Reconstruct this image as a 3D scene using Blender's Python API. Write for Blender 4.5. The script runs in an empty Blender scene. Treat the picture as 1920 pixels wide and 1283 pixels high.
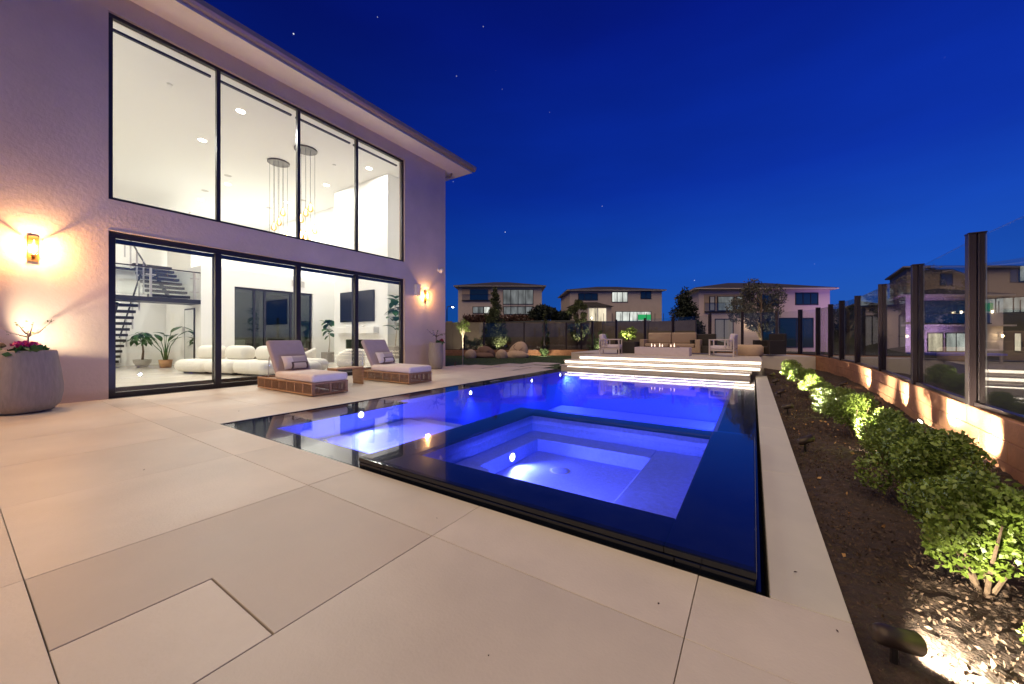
import bpy, bmesh, math, random
import numpy as np
from mathutils import Vector, Matrix
random.seed(7)
R = math.radians
sc = bpy.context.scene
C = sc.collection

# ------------------------------------------------------------------ camera
YAW = math.atan2(452, 695)            # the view turns this far left of the pool's long axis
cam_d = bpy.data.cameras.new('camera')
cam_d.sensor_width = 36.0
cam_d.lens = 36.0 * 695 / 1920
cam_d.shift_y = -10.5 / 1920
cam_d.clip_end = 2000
cam_d.clip_start = 0.05
cam = bpy.data.objects.new('camera', cam_d)
C.objects.link(cam)
cam.location = (0, 0, 1.2)
cam.rotation_euler = (R(90), 0, YAW)
sc.camera = cam

# ------------------------------------------------------------------ world: dusk sky
w = bpy.data.worlds.new('World'); sc.world = w; w.use_nodes = True
nt = w.node_tree; nt.nodes.clear()
out = nt.nodes.new('ShaderNodeOutputWorld')
bg = nt.nodes.new('ShaderNodeBackground')
tc = nt.nodes.new('ShaderNodeTexCoord')
sep = nt.nodes.new('ShaderNodeSeparateXYZ')
nt.links.new(tc.outputs['Generated'], sep.inputs[0])
ramp = nt.nodes.new('ShaderNodeValToRGB')
cr = ramp.color_ramp
cr.elements[0].position = 0.0; cr.elements[0].color = (0.004, 0.062, 0.270, 1)
cr.elements[1].position = 1.0; cr.elements[1].color = (0.0006, 0.004, 0.105, 1)
e = cr.elements.new(0.14); e.color = (0.003, 0.045, 0.285, 1)
e = cr.elements.new(0.35); e.color = (0.001, 0.018, 0.235, 1)
e = cr.elements.new(0.62); e.color = (0.0006, 0.0065, 0.150, 1)
nt.links.new(sep.outputs['Z'], ramp.inputs[0])
# afterglow: the sky is paler towards the east end of the street (right of the view)
dot = nt.nodes.new('ShaderNodeVectorMath'); dot.operation = 'DOT_PRODUCT'
dot.inputs[1].default_value = (math.sin(R(40)), math.cos(R(40)), 0)
nt.links.new(tc.outputs['Generated'], dot.inputs[0])
mr = nt.nodes.new('ShaderNodeMapRange')
mr.inputs['From Min'].default_value = -0.2; mr.inputs['From Max'].default_value = 1.0
mr.inputs['To Min'].default_value = 0.85; mr.inputs['To Max'].default_value = 1.75
nt.links.new(dot.outputs['Value'], mr.inputs['Value'])
cn = nt.nodes.new('ShaderNodeTexNoise'); cn.inputs['Scale'].default_value = 2.2; cn.inputs['Detail'].default_value = 5
cmap = nt.nodes.new('ShaderNodeMapping'); cmap.inputs['Scale'].default_value = (1, 1, 4)
nt.links.new(tc.outputs['Generated'], cmap.inputs[0]); nt.links.new(cmap.outputs[0], cn.inputs['Vector'])
cm_ = nt.nodes.new('ShaderNodeMapRange'); cm_.inputs['From Min'].default_value = 0.35; cm_.inputs['From Max'].default_value = 0.75
cm_.inputs['To Min'].default_value = 0.93; cm_.inputs['To Max'].default_value = 1.14
nt.links.new(cn.outputs[0], cm_.inputs[0])
cmul = nt.nodes.new('ShaderNodeMath'); cmul.operation = 'MULTIPLY'
nt.links.new(mr.outputs[0], cmul.inputs[0]); nt.links.new(cm_.outputs[0], cmul.inputs[1])
mul = nt.nodes.new('ShaderNodeVectorMath'); mul.operation = 'SCALE'
nt.links.new(ramp.outputs['Color'], mul.inputs[0]); nt.links.new(cmul.outputs[0], mul.inputs['Scale'])
# physical sky, far below its daylight strength
sky = nt.nodes.new('ShaderNodeTexSky'); sky.sky_type = 'NISHITA'; sky.sun_disc = False
sky.sun_elevation = R(-4); sky.sun_rotation = R(40)
sks = nt.nodes.new('ShaderNodeVectorMath'); sks.operation = 'SCALE'; sks.inputs['Scale'].default_value = 0.05
nt.links.new(sky.outputs[0], sks.inputs[0])
add = nt.nodes.new('ShaderNodeVectorMath'); add.operation = 'ADD'
nt.links.new(mul.outputs[0], add.inputs[0]); nt.links.new(sks.outputs[0], add.inputs[1])
# stars
vor = nt.nodes.new('ShaderNodeTexVoronoi'); vor.inputs['Scale'].default_value = 26
nt.links.new(tc.outputs['Generated'], vor.inputs['Vector'])
lt = nt.nodes.new('ShaderNodeMath'); lt.operation = 'LESS_THAN'; lt.inputs[1].default_value = 0.034
nt.links.new(vor.outputs['Distance'], lt.inputs[0])
vs = nt.nodes.new('ShaderNodeSeparateXYZ'); nt.links.new(vor.outputs['Color'], vs.inputs[0])
pw = nt.nodes.new('ShaderNodeMath'); pw.operation = 'POWER'; pw.inputs[1].default_value = 9
nt.links.new(vs.outputs[0], pw.inputs[0])
st = nt.nodes.new('ShaderNodeMath'); st.operation = 'MULTIPLY'
nt.links.new(lt.outputs[0], st.inputs[0]); nt.links.new(pw.outputs[0], st.inputs[1])
add2 = nt.nodes.new('ShaderNodeVectorMath'); add2.operation = 'ADD'
nt.links.new(add.outputs[0], add2.inputs[0]); nt.links.new(st.outputs[0], add2.inputs[1])
nt.links.new(add2.outputs[0], bg.inputs[0])
bg.inputs[1].default_value = 1.0
nt.links.new(bg.outputs[0], out.inputs[0])

# soft warm fill added as a sun lamp, from above and behind the camera
sd = bpy.data.lights.new('sun', 'SUN'); sd.energy = 2.1; sd.angle = R(75); sd.color = (1.0, 0.76, 0.45)
so = bpy.data.objects.new('sun', sd); C.objects.link(so)
so.rotation_euler = Vector((0.03, 0.48, -0.87)).to_track_quat('-Z', 'Y').to_euler()

sc.view_settings.view_transform = 'Standard'
sc.view_settings.look = 'None'
sc.view_settings.exposure = 0.0
sc.view_settings.gamma = 1.0
sc.cycles.max_bounces = 14
sc.cycles.diffuse_bounces = 6
sc.cycles.glossy_bounces = 5
sc.cycles.transmission_bounces = 8
sc.cycles.transparent_max_bounces = 40
sc.cycles.caustics_reflective = False
sc.cycles.caustics_refractive = False
sc.cycles.sample_clamp_indirect = 4.0
sc.cycles.use_denoising = True
sc.cycles.use_light_tree = True

# ------------------------------------------------------------------ materials
def mat(name, col, rough=0.6, metal=0.0, var=0.0, vscale=4.0, bump=0.0, bscale=40.0, col2=None, emis=None, estr=0.0, spec=0.5, objrand=0.0, stretch=None, sss=0.0):
    m = bpy.data.materials.new(name); m.use_nodes = True
    n = m.node_tree.nodes; l = m.node_tree.links
    b = n['Principled BSDF']
    b.inputs['Base Color'].default_value = (*col, 1)
    b.inputs['Roughness'].default_value = rough
    b.inputs['Metallic'].default_value = metal
    b.inputs['Specular IOR Level'].default_value = spec
    if emis:
        b.inputs['Emission Color'].default_value = (*emis, 1); b.inputs['Emission Strength'].default_value = estr
    t = n.new('ShaderNodeTexCoord')
    vec = t.outputs['Object']
    if stretch:
        mp = n.new('ShaderNodeMapping'); mp.inputs['Scale'].default_value = stretch
        l.new(vec, mp.inputs[0]); vec = mp.outputs[0]
    if objrand > 0:                       # every piece gets its own patch of the pattern
        oi = n.new('ShaderNodeObjectInfo'); of = n.new('ShaderNodeVectorMath'); of.operation = 'SCALE'
        of.inputs[0].default_value = (37.0, 53.0, 11.0); l.new(oi.outputs['Random'], of.inputs['Scale'])
        ad = n.new('ShaderNodeVectorMath'); l.new(vec, ad.inputs[0]); l.new(of.outputs[0], ad.inputs[1]); vec = ad.outputs[0]
    last = None
    if var > 0 or col2:
        nz = n.new('ShaderNodeTexNoise'); nz.inputs['Scale'].default_value = vscale; nz.inputs['Detail'].default_value = 6
        nz.inputs['Roughness'].default_value = 0.6
        l.new(vec, nz.inputs['Vector'])
        rp = n.new('ShaderNodeValToRGB')
        c2 = col2 or tuple(c * (1 - var) for c in col)
        c1 = col if col2 else tuple(min(1, c * (1 + var)) for c in col)
        rp.color_ramp.elements[0].position = 0.32; rp.color_ramp.elements[0].color = (*c2, 1)
        rp.color_ramp.elements[1].position = 0.68; rp.color_ramp.elements[1].color = (*c1, 1)
        l.new(nz.outputs[0], rp.inputs[0]); last = rp.outputs[0]
        rr = n.new('ShaderNodeMapRange'); rr.inputs['To Min'].default_value = max(0, rough - 0.08); rr.inputs['To Max'].default_value = min(1, rough + 0.08)
        l.new(nz.outputs[0], rr.inputs[0]); l.new(rr.outputs[0], b.inputs['Roughness'])
    if objrand > 0:
        oi = n.new('ShaderNodeObjectInfo')
        hm = n.new('ShaderNodeMapRange'); hm.inputs['To Min'].default_value = 1 - objrand; hm.inputs['To Max'].default_value = 1 + objrand
        l.new(oi.outputs['Random'], hm.inputs[0])
        sm = n.new('ShaderNodeVectorMath'); sm.operation = 'SCALE'
        if last is not None: l.new(last, sm.inputs[0])
        else: sm.inputs[0].default_value = col
        l.new(hm.outputs[0], sm.inputs['Scale']); last = sm.outputs[0]
    if last is not None: l.new(last, b.inputs['Base Color'])
    if bump > 0:
        n2 = n.new('ShaderNodeTexNoise'); n2.inputs['Scale'].default_value = bscale; n2.inputs['Detail'].default_value = 5
        l.new(vec, n2.inputs['Vector'])
        bp = n.new('ShaderNodeBump'); bp.inputs['Strength'].default_value = bump; bp.inputs['Distance'].default_value = 0.02
        l.new(n2.outputs[0], bp.inputs['Height']); l.new(bp.outputs[0], b.inputs['Normal'])
    return m

def emit(name, col, s):
    m = bpy.data.materials.new(name); m.use_nodes = True
    n = m.node_tree.nodes; n.clear()
    o = n.new('ShaderNodeOutputMaterial'); e = n.new('ShaderNodeEmission')
    e.inputs[0].default_value = (*col, 1); e.inputs[1].default_value = s
    m.node_tree.links.new(e.outputs[0], o.inputs[0]); return m

def lit(name, col, s):
    m = emit(name, col, s); n = m.node_tree.nodes; l = m.node_tree.links
    t = n.new('ShaderNodeTexCoord'); mp = n.new('ShaderNodeMapping'); mp.inputs['Scale'].default_value = (1.0, 1.0, 0.25)
    nz = n.new('ShaderNodeTexNoise'); nz.inputs['Scale'].default_value = 1.3; nz.inputs['Detail'].default_value = 4
    mr_ = n.new('ShaderNodeMapRange'); mr_.inputs['From Min'].default_value = 0.3; mr_.inputs['From Max'].default_value = 0.7
    mr_.inputs['To Min'].default_value = s*0.35; mr_.inputs['To Max'].default_value = s*1.3
    l.new(t.outputs['Object'], mp.inputs[0]); l.new(mp.outputs[0], nz.inputs['Vector']); l.new(nz.outputs[0], mr_.inputs[0])
    e_ = [x for x in n if x.type == 'EMISSION'][0]; l.new(mr_.outputs[0], e_.inputs[1]); return m

def glass(name, tint=(1, 1, 1), ior=1.5, rough=0.0, bump=0.0, bscale=3.0, refl=1.0):
    """clear sheet: what lies behind shows through, Fresnel reflection on both faces"""
    m = bpy.data.materials.new(name); m.use_nodes = True
    n = m.node_tree.nodes; l = m.node_tree.links; n.clear()
    o = n.new('ShaderNodeOutputMaterial'); mx = n.new('ShaderNodeMixShader')
    tr = n.new('ShaderNodeBsdfTransparent'); tr.inputs[0].default_value = (*tint, 1)
    gl = n.new('ShaderNodeBsdfGlossy'); gl.inputs['Roughness'].default_value = rough
    gl.inputs['Color'].default_value = (refl, refl, refl, 1)
    fr = n.new('ShaderNodeFresnel'); ge = n.new('ShaderNodeNewGeometry')
    mi = n.new('ShaderNodeMix'); mi.data_type = 'FLOAT'
    mi.inputs[2].default_value = ior; mi.inputs[3].default_value = 1 / ior
    l.new(ge.outputs['Backfacing'], mi.inputs[0]); l.new(mi.outputs[0], fr.inputs['IOR'])
    l.new(fr.outputs[0], mx.inputs[0]); l.new(tr.outputs[0], mx.inputs[1]); l.new(gl.outputs[0], mx.inputs[2])
    l.new(mx.outputs[0], o.inputs[0])
    if bump > 0:
        t = n.new('ShaderNodeTexCoord'); nz = n.new('ShaderNodeTexNoise'); nz.inputs['Scale'].default_value = bscale; nz.inputs['Detail'].default_value = 3
        bp = n.new('ShaderNodeBump'); bp.inputs['Strength'].default_value = bump; bp.inputs['Distance'].default_value = 0.01
        l.new(t.outputs['Object'], nz.inputs['Vector']); l.new(nz.outputs[0], bp.inputs['Height'])
        l.new(bp.outputs[0], gl.inputs['Normal']); l.new(bp.outputs[0], fr.inputs['Normal'])
    return m

M = {}
M['stucco'] = mat('stucco', (0.64, 0.53, 0.45), 0.85, var=0.08, vscale=0.9, bump=0.28, bscale=18)
M['trim'] = mat('trim', (0.62, 0.55, 0.50), 0.6)
M['soffit'] = mat('soffit', (0.78, 0.72, 0.67), 0.8, var=0.03)
M['gutter'] = mat('gutter', (0.33, 0.26, 0.24), 0.4, metal=0.3)
M['rooftile'] = mat('rooftile', (0.030, 0.024, 0.023), 0.85, var=0.25, vscale=3)
M['darkframe'] = mat('darkframe', (0.022, 0.018, 0.018), 0.35, spec=0.5)
M['paint'] = mat('paint', (0.87, 0.86, 0.83), 0.75, var=0.015, vscale=1)
M['ceilpaint'] = mat('ceilpaint', (0.87, 0.86, 0.82), 0.8)
M['intfloor'] = mat('intfloor', (0.66, 0.60, 0.52), 0.22, var=0.07, vscale=2.5, stretch=(1, 0.25, 1))
M['paver'] = mat('paver', (0.60, 0.54, 0.46), 0.42, var=0.085, vscale=1.3, bump=0.10, bscale=70, objrand=0.07, stretch=(1, 1, 1))
M['joint'] = mat('joint', (0.22, 0.19, 0.16), 0.9)
M['coping'] = mat('coping', (0.58, 0.55, 0.46), 0.45, var=0.05, vscale=2, bump=0.06, bscale=60)
M['step'] = mat('step', (0.62, 0.56, 0.50), 0.5, var=0.04)
M['blacktile'] = mat('blacktile', (0.006, 0.008, 0.014), 0.12, var=0.3, vscale=5)
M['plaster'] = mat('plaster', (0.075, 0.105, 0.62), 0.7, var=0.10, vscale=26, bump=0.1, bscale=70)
M['plaster_lit'] = mat('plaster_lit', (0.115, 0.145, 0.76), 0.7, var=0.14, vscale=26, bump=0.12, bscale=70)  # plaster colour lightened so spa and shelf look more brightly lit
M['water'] = glass('water', (0.93, 0.95, 1.0), 1.33, 0.03, bump=0.10, bscale=2.6)
M['spawater'] = glass('spawater', (0.93, 0.95, 1.0), 1.33, 0.0, bump=0.05, bscale=3.0)
M['pane'] = glass('pane', (0.97, 0.985, 0.97), 1.5)
M['tintpane'] = glass('tintpane', (0.55, 0.62, 0.55), 1.75)
M['fencepane'] = glass('fencepane', (0.93, 0.95, 0.94), 1.5, 0.0)
M['post'] = mat('post', (0.030, 0.020, 0.022), 0.35, metal=0.3)
M['soil'] = mat('soil', (0.050, 0.032, 0.024), 0.95, var=0.4, vscale=18, bump=1.0, bscale=60)
M['mulch'] = mat('mulch', (0.085, 0.055, 0.038), 0.9, var=0.4, vscale=9)
M['deadleaf'] = mat('deadleaf', (0.42, 0.24, 0.09), 0.8, var=0.3, vscale=9)
M['lawn'] = mat('lawn', (0.045, 0.075, 0.025), 0.9, var=0.4, vscale=20, bump=0.8, bscale=90)
M['block'] = mat('block', (0.42, 0.205, 0.11), 0.85, var=0.16, vscale=7, bump=0.35, bscale=50, objrand=0.10)
M['tallwall'] = mat('tallwall', (0.15, 0.115, 0.09), 0.9, var=0.15, vscale=2.5, bump=0.3, bscale=20)
M['terrain'] = mat('terrain', (0.030, 0.032, 0.018), 0.95, var=0.5, vscale=0.35, bump=0.6, bscale=3)
M['boxleaf'] = mat('boxleaf', (0.150, 0.220, 0.035), 0.45, var=0.35, vscale=9)
M['greyleaf'] = mat('greyleaf', (0.095, 0.150, 0.060), 0.5, var=0.35, vscale=9)
M['oliveleaf'] = mat('oliveleaf', (0.085, 0.085, 0.075), 0.6, var=0.3, vscale=5)
M['cypressleaf'] = mat('cypressleaf', (0.070, 0.085, 0.030), 0.7, var=0.4, vscale=4)
M['darkleaf'] = mat('darkleaf', (0.018, 0.028, 0.014), 0.7, var=0.4, vscale=4)
M['indoorleaf'] = mat('indoorleaf', (0.035, 0.115, 0.022), 0.35, var=0.3, vscale=5)
M['bark'] = mat('bark', (0.16, 0.11, 0.075), 0.9, var=0.3, vscale=14, bump=0.5, bscale=30)
M['palebark'] = mat('palebark', (0.55, 0.48, 0.38), 0.8, var=0.2, vscale=14)
M['concrete'] = mat('concrete', (0.33, 0.295, 0.26), 0.85, var=0.12, vscale=6, bump=0.3, bscale=60, stretch=(5, 5, 0.6))
M['potwhite'] = mat('potwhite', (0.62, 0.58, 0.52), 0.75, var=0.06, vscale=5)
M['petal'] = mat('petal', (0.62, 0.03, 0.26), 0.5, var=0.3, vscale=20)
M['petaldark'] = mat('petaldark', (0.20, 0.008, 0.035), 0.5)
M['wicker'] = mat('wicker', (0.34, 0.19, 0.10), 0.6, var=0.2, vscale=30, bump=0.2, bscale=90)
M['rope'] = mat('rope', (0.25, 0.14, 0.08), 0.75, var=0.2, vscale=30)
M['mattress'] = mat('mattress', (0.66, 0.58, 0.55), 0.9, var=0.03, vscale=8, bump=0.15, bscale=200)
M['backcush'] = mat('backcush', (0.40, 0.33, 0.32), 0.9, var=0.04, vscale=8, bump=0.15, bscale=200)
M['pillow'] = mat('pillow', (0.45, 0.38, 0.33), 0.9, bump=0.2, bscale=150)
M['pillowdark'] = mat('pillowdark', (0.12, 0.085, 0.07), 0.9, bump=0.2, bscale=150)
M['pillowlight'] = mat('pillowlight', (0.66, 0.59, 0.52), 0.9, bump=0.2, bscale=150)
M['wood'] = mat('wood', (0.42, 0.22, 0.10), 0.45, var=0.2, vscale=5, stretch=(1, 1, 14))
M['palewood'] = mat('palewood', (0.55, 0.40, 0.24), 0.5, var=0.12, vscale=6, stretch=(1, 10, 1))
M['boucle'] = mat('boucle', (0.80, 0.76, 0.68), 0.95, var=0.03, vscale=14, bump=0.35, bscale=120)
M['bronze'] = mat('bronze', (0.055, 0.040, 0.032), 0.45, metal=0.5)
M['brass'] = mat('brass', (0.30, 0.19, 0.10), 0.35, metal=0.8)
M['black'] = mat('black', (0.012, 0.012, 0.013), 0.4)
M['screen'] = mat('screen', (0.012, 0.013, 0.014), 0.25)
M['steel'] = mat('steel', (0.62, 0.60, 0.56), 0.3, metal=0.9)
M['tread'] = mat('tread', (0.020, 0.017, 0.016), 0.4)
M['canopy'] = mat('canopy', (0.09, 0.075, 0.05), 0.35, metal=0.7)
M['cord'] = mat('cord', (0.05, 0.04, 0.03), 0.6)
M['white'] = mat('white', (0.80, 0.79, 0.77), 0.45)
M['brownpanel'] = mat('brownpanel', (0.36, 0.21, 0.11), 0.5, var=0.15, vscale=4, stretch=(1, 1, 0.1))
M['mirror'] = mat('mirror', (0.85, 0.86, 0.84), 0.03, metal=1.0)
M['beanfab'] = mat('beanfab', (0.55, 0.40, 0.28), 0.9, var=0.05, vscale=10, bump=0.2, bscale=120)
M['beandark'] = mat('beandark', (0.20, 0.12, 0.085), 0.9, var=0.05, vscale=10, bump=0.2, bscale=120)
M['patioframe'] = mat('patioframe', (0.50, 0.43, 0.42), 0.45)
M['patiocush'] = mat('patiocush', (0.62, 0.55, 0.60), 0.9, bump=0.15, bscale=150)
M['sofafab'] = mat('sofafab', (0.34, 0.25, 0.19), 0.9, bump=0.15, bscale=150)
M['darkwicker'] = mat('darkwicker', (0.030, 0.024, 0.022), 0.7, var=0.3, vscale=40)
M['firestone'] = mat('firestone', (0.56, 0.48, 0.52), 0.6, var=0.05, vscale=6)
M['hbeige'] = mat('hbeige', (0.60, 0.50, 0.42), 0.9, var=0.06, vscale=0.8)
M['hpink'] = mat('hpink', (0.72, 0.57, 0.52), 0.9, var=0.05, vscale=0.8)
M['hcream'] = mat('hcream', (0.72, 0.62, 0.54), 0.9, var=0.05, vscale=0.8)
M['htan'] = mat('htan', (0.48, 0.36, 0.26), 0.9, var=0.06, vscale=0.8)
M['darkglass'] = mat('darkglass', (0.02, 0.05, 0.075), 0.04, spec=1.0)
M['curtain'] = mat('curtain', (0.55, 0.56, 0.55), 0.9, var=0.1, vscale=3, stretch=(6, 6, 0.2))
M['litwarm'] = lit('litwarm', (1.0, 0.86, 0.62), 0.95)
M['litcool'] = lit('litcool', (0.92, 0.96, 0.88), 0.85)
M['litdim'] = lit('litdim', (0.75, 0.80, 0.82), 0.22)
M['litgreen'] = emit('litgreen', (0.05, 0.62, 0.20), 0.6)
M['bulb'] = emit('bulb', (1.0, 0.78, 0.48), 30)
M['filament'] = emit('filament', (1.0, 0.80, 0.50), 22)
M['downlight'] = emit('downlight', (1.0, 0.95, 0.86), 40)
M['led'] = emit('led', (1.0, 0.86, 0.68), 4.2)
M['bluelens'] = emit('bluelens', (0.55, 0.62, 1.0), 30)
M['spotlens'] = emit('spotlens', (1.0, 0.93, 0.80), 18)
M['flame'] = emit('flame', (1.0, 0.72, 0.55), 2.2)
M['dropglass'] = glass('dropglass', (0.95, 0.74, 0.44), 1.3)
M['amberglass'] = glass('amberglass', (1.0, 0.93, 0.82), 1.1)

# ------------------------------------------------------------------ helpers
class MB:
    def __init__(s): s.v = []; s.f = []
    def box(s, x0, x1, y0, y1, z0, z1):
        n = len(s.v)
        s.v += [(x0,y0,z0),(x1,y0,z0),(x1,y1,z0),(x0,y1,z0),(x0,y0,z1),(x1,y0,z1),(x1,y1,z1),(x0,y1,z1)]
        s.f += [tuple(n+i for i in q) for q in ((0,3,2,1),(4,5,6,7),(0,1,5,4),(1,2,6,5),(2,3,7,6),(3,0,4,7))]
        return s
    def lathe(s, prof, cx=0, cy=0, n=24, cap=True):
        b = len(s.v); k = len(prof)
        for (r, z) in prof:
            for i in range(n):
                a = 2*math.pi*i/n; s.v.append((cx+r*math.cos(a), cy+r*math.sin(a), z))
        for j in range(k-1):
            for i in range(n):
                i2 = (i+1) % n
                s.f.append((b+j*n+i, b+j*n+i2, b+(j+1)*n+i2, b+(j+1)*n+i))
        if cap:
            s.f.append(tuple(b+i for i in reversed(range(n))))
            s.f.append(tuple(b+(k-1)*n+i for i in range(n)))
        return s
    def tube(s, pts, r, n=8, r1=None):
        pts = [Vector(p) for p in pts]; b = len(s.v); m = len(pts)
        for j, p in enumerate(pts):
            d = (pts[min(j+1, m-1)] - pts[max(j-1, 0)]).normalized()
            u = d.orthogonal().normalized() if abs(d.z) < 0.99 else Vector((1, 0, 0))
            if abs(d.z) < 0.99: u = d.cross(Vector((0, 0, 1))).normalized()
            v = d.cross(u)
            rr = r if r1 is None else r + (r1-r)*j/(m-1)
            for i in range(n):
                a = 2*math.pi*i/n; s.v.append(tuple(p + u*(rr*math.cos(a)) + v*(rr*math.sin(a))))
        for j in range(m-1):
            for i in range(n):
                i2 = (i+1) % n
                s.f.append((b+j*n+i, b+(j+1)*n+i, b+(j+1)*n+i2, b+j*n+i2))
        s.f.append(tuple(b+i for i in range(n))); s.f.append(tuple(b+(m-1)*n+i for i in reversed(range(n))))
        return s
    def prism(s, poly, z0, z1):
        b = len(s.v); n = len(poly)
        s.v += [(x, y, z0) for x, y in poly] + [(x, y, z1) for x, y in poly]
        s.f.append(tuple(b+i for i in reversed(range(n)))); s.f.append(tuple(b+n+i for i in range(n)))
        for i in range(n):
            i2 = (i+1) % n; s.f.append((b+i, b+i2, b+n+i2, b+n+i))
        return s
    def poly(s, *pts):
        b = len(s.v); s.v += list(pts); s.f.append(tuple(range(b, b+len(pts)))); return s
    def mesh(s, name, m, smooth=False, bevel=0, seg=2, sub=0):
        me = bpy.data.meshes.new(name); me.from_pydata(s.v, [], s.f)
        if bevel or sub or True:
            bm = bmesh.new(); bm.from_mesh(me)
            bmesh.ops.recalc_face_normals(bm, faces=bm.faces)
            if bevel: bmesh.ops.bevel(bm, geom=bm.edges[:], offset=bevel, segments=seg, profile=0.5, affect='EDGES', clamp_overlap=True)
            bm.to_mesh(me); bm.free()
        me.materials.append(m if not isinstance(m, str) else M[m])
        if smooth:
            me.polygons.foreach_set('use_smooth', [True]*len(me.polygons))
        return me
    def build(s, name, m, parent=None, smooth=False, bevel=0, seg=2, loc=None, rot=None):
        return obj(name, s.mesh(name, m, smooth, bevel, seg), parent, loc, rot)

def obj(name, me, parent=None, loc=None, rot=None):
    o = bpy.data.objects.new(name, me); C.objects.link(o)
    if parent: o.parent = parent
    if loc: o.location = loc
    if rot: o.rotation_euler = rot
    return o
def tag(o, label, cat, group=None):
    o['label'] = label; o['category'] = cat
    if group: o['group'] = group
    return o
def thing(name, label, cat, loc=(0, 0, 0), rotz=0, group=None):
    o = bpy.data.objects.new(name, None); C.objects.link(o); o.empty_display_size = 0.1
    o.location = loc; o.rotation_euler = (0, 0, rotz)
    return tag(o, label, cat, group)
def struct(o): o['kind'] = 'structure'; return o
def stuff(o): o['kind'] = 'stuff'; return o
def copy_tree(o, parent=None):
    c = o.copy(); C.objects.link(c)
    if parent: c.parent = parent
    for ch in o.children: copy_tree(ch, c)
    return c
def lamp(name, kind, loc, energy, col, parent=None, size=0.05, rot=None, spot=None, blend=0.5):
    d = bpy.data.lights.new(name, kind); d.energy = energy; d.color = col
    if kind == 'AREA': d.shape = 'DISK'; d.size = size
    elif kind in ('POINT', 'SPOT'): d.shadow_soft_size = size
    if kind == 'SPOT': d.spot_size = R(spot); d.spot_blend = blend
    o = bpy.data.objects.new(name, d); C.objects.link(o); o.location = loc
    if rot is not None: o.rotation_euler = rot
    if parent: o.parent = parent
    return o
def aim(v): return Vector(v).to_track_quat('-Z', 'Y').to_euler()
def soft(name, x0, x1, y0, y1, z0, z1, m, parent, r=0.06, loc=None, rot=None):
    """upholstered block with rounded edges"""
    r = min(r, 0.49*min(x1-x0, y1-y0, z1-z0))
    return MB().box(x0, x1, y0, y1, z0, z1).build(name, m, parent, True, r, 5, loc, rot)
def leaf_mesh(name, m, centers, size, rng, up=0.35, aspect=0.55):
    """many folded leaf quads at the given points"""
    c = np.asarray(centers, float); n = len(c)
    d = rng.normal(size=(n, 3)); d[:, 2] += up; d /= np.linalg.norm(d, axis=1)[:, None]
    q = rng.normal(size=(n, 3)); u = np.cross(d, q); u /= np.linalg.norm(u, axis=1)[:, None]
    w_ = np.cross(d, u)
    s = (size*rng.uniform(0.65, 1.3, n))[:, None]
    v = np.empty((n, 4, 3))
    v[:, 0] = c; v[:, 1] = c + d*s*0.5 + u*s*aspect*0.5 + w_*s*0.12
    v[:, 2] = c + d*s; v[:, 3] = c + d*s*0.5 - u*s*aspect*0.5 + w_*s*0.12
    me = bpy.data.meshes.new(name)
    me.vertices.add(n*4); me.vertices.foreach_set('co', v.reshape(-1))
    me.loops.add(n*4); me.loops.foreach_set('vertex_index', np.arange(n*4, dtype=np.int32))
    me.polygons.add(n); me.polygons.foreach_set('loop_start', np.arange(0, n*4, 4, dtype=np.int32))
    me.polygons.foreach_set('loop_total', np.full(n, 4, np.int32))
    me.update(); me.validate()
    me.materials.append(M[m] if isinstance(m, str) else m); return me
# ================================================================== THE SETTING
FW = Vector((-math.sin(YAW), math.cos(YAW), 0)); RT = Vector((math.cos(YAW), math.sin(YAW), 0))
def ss(x, a, b):
    t = min(1, max(0, (x-a)/(b-a))); return t*t*(3-2*t)
def terrain_h(x, y):
    dp = x*FW.x + y*FW.y; la = x*RT.x + y*RT.y
    h = -0.6 + 3.9*ss(dp, 30, 54)*(1-ss(la, 20, 30)) + 6.0*ss(dp, 47, 58)*ss(la, 48, 62)
    h += 0.25*math.sin(x*0.21)*math.sin(y*0.17)*ss(dp, 26, 40)
    inside = ss(x, -29, -27)*(1-ss(x, 2.6, 4.2))*ss(y, -14, -12)*(1-ss(y, 18, 26))
    return h*(1-inside) + -2.8*inside
def axis():
    a = list(np.arange(-60, 120.1, 2.0)); 
    return sorted(set([-900, -500, -300, -200, -140, -100, -80] + [float(v) for v in a] + [140, 170, 220, 300, 500, 900]))
ax = axis(); n = len(ax)
g = MB(); g.v = [(x, y, terrain_h(x, y)) for y in ax for x in ax]
g.f = [(j*n+i, j*n+i+1, (j+1)*n+i+1, (j+1)*n+i) for j in range(n-1) for i in range(n-1)]
struct(g.build('ground', 'terrain', smooth=True))

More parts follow.
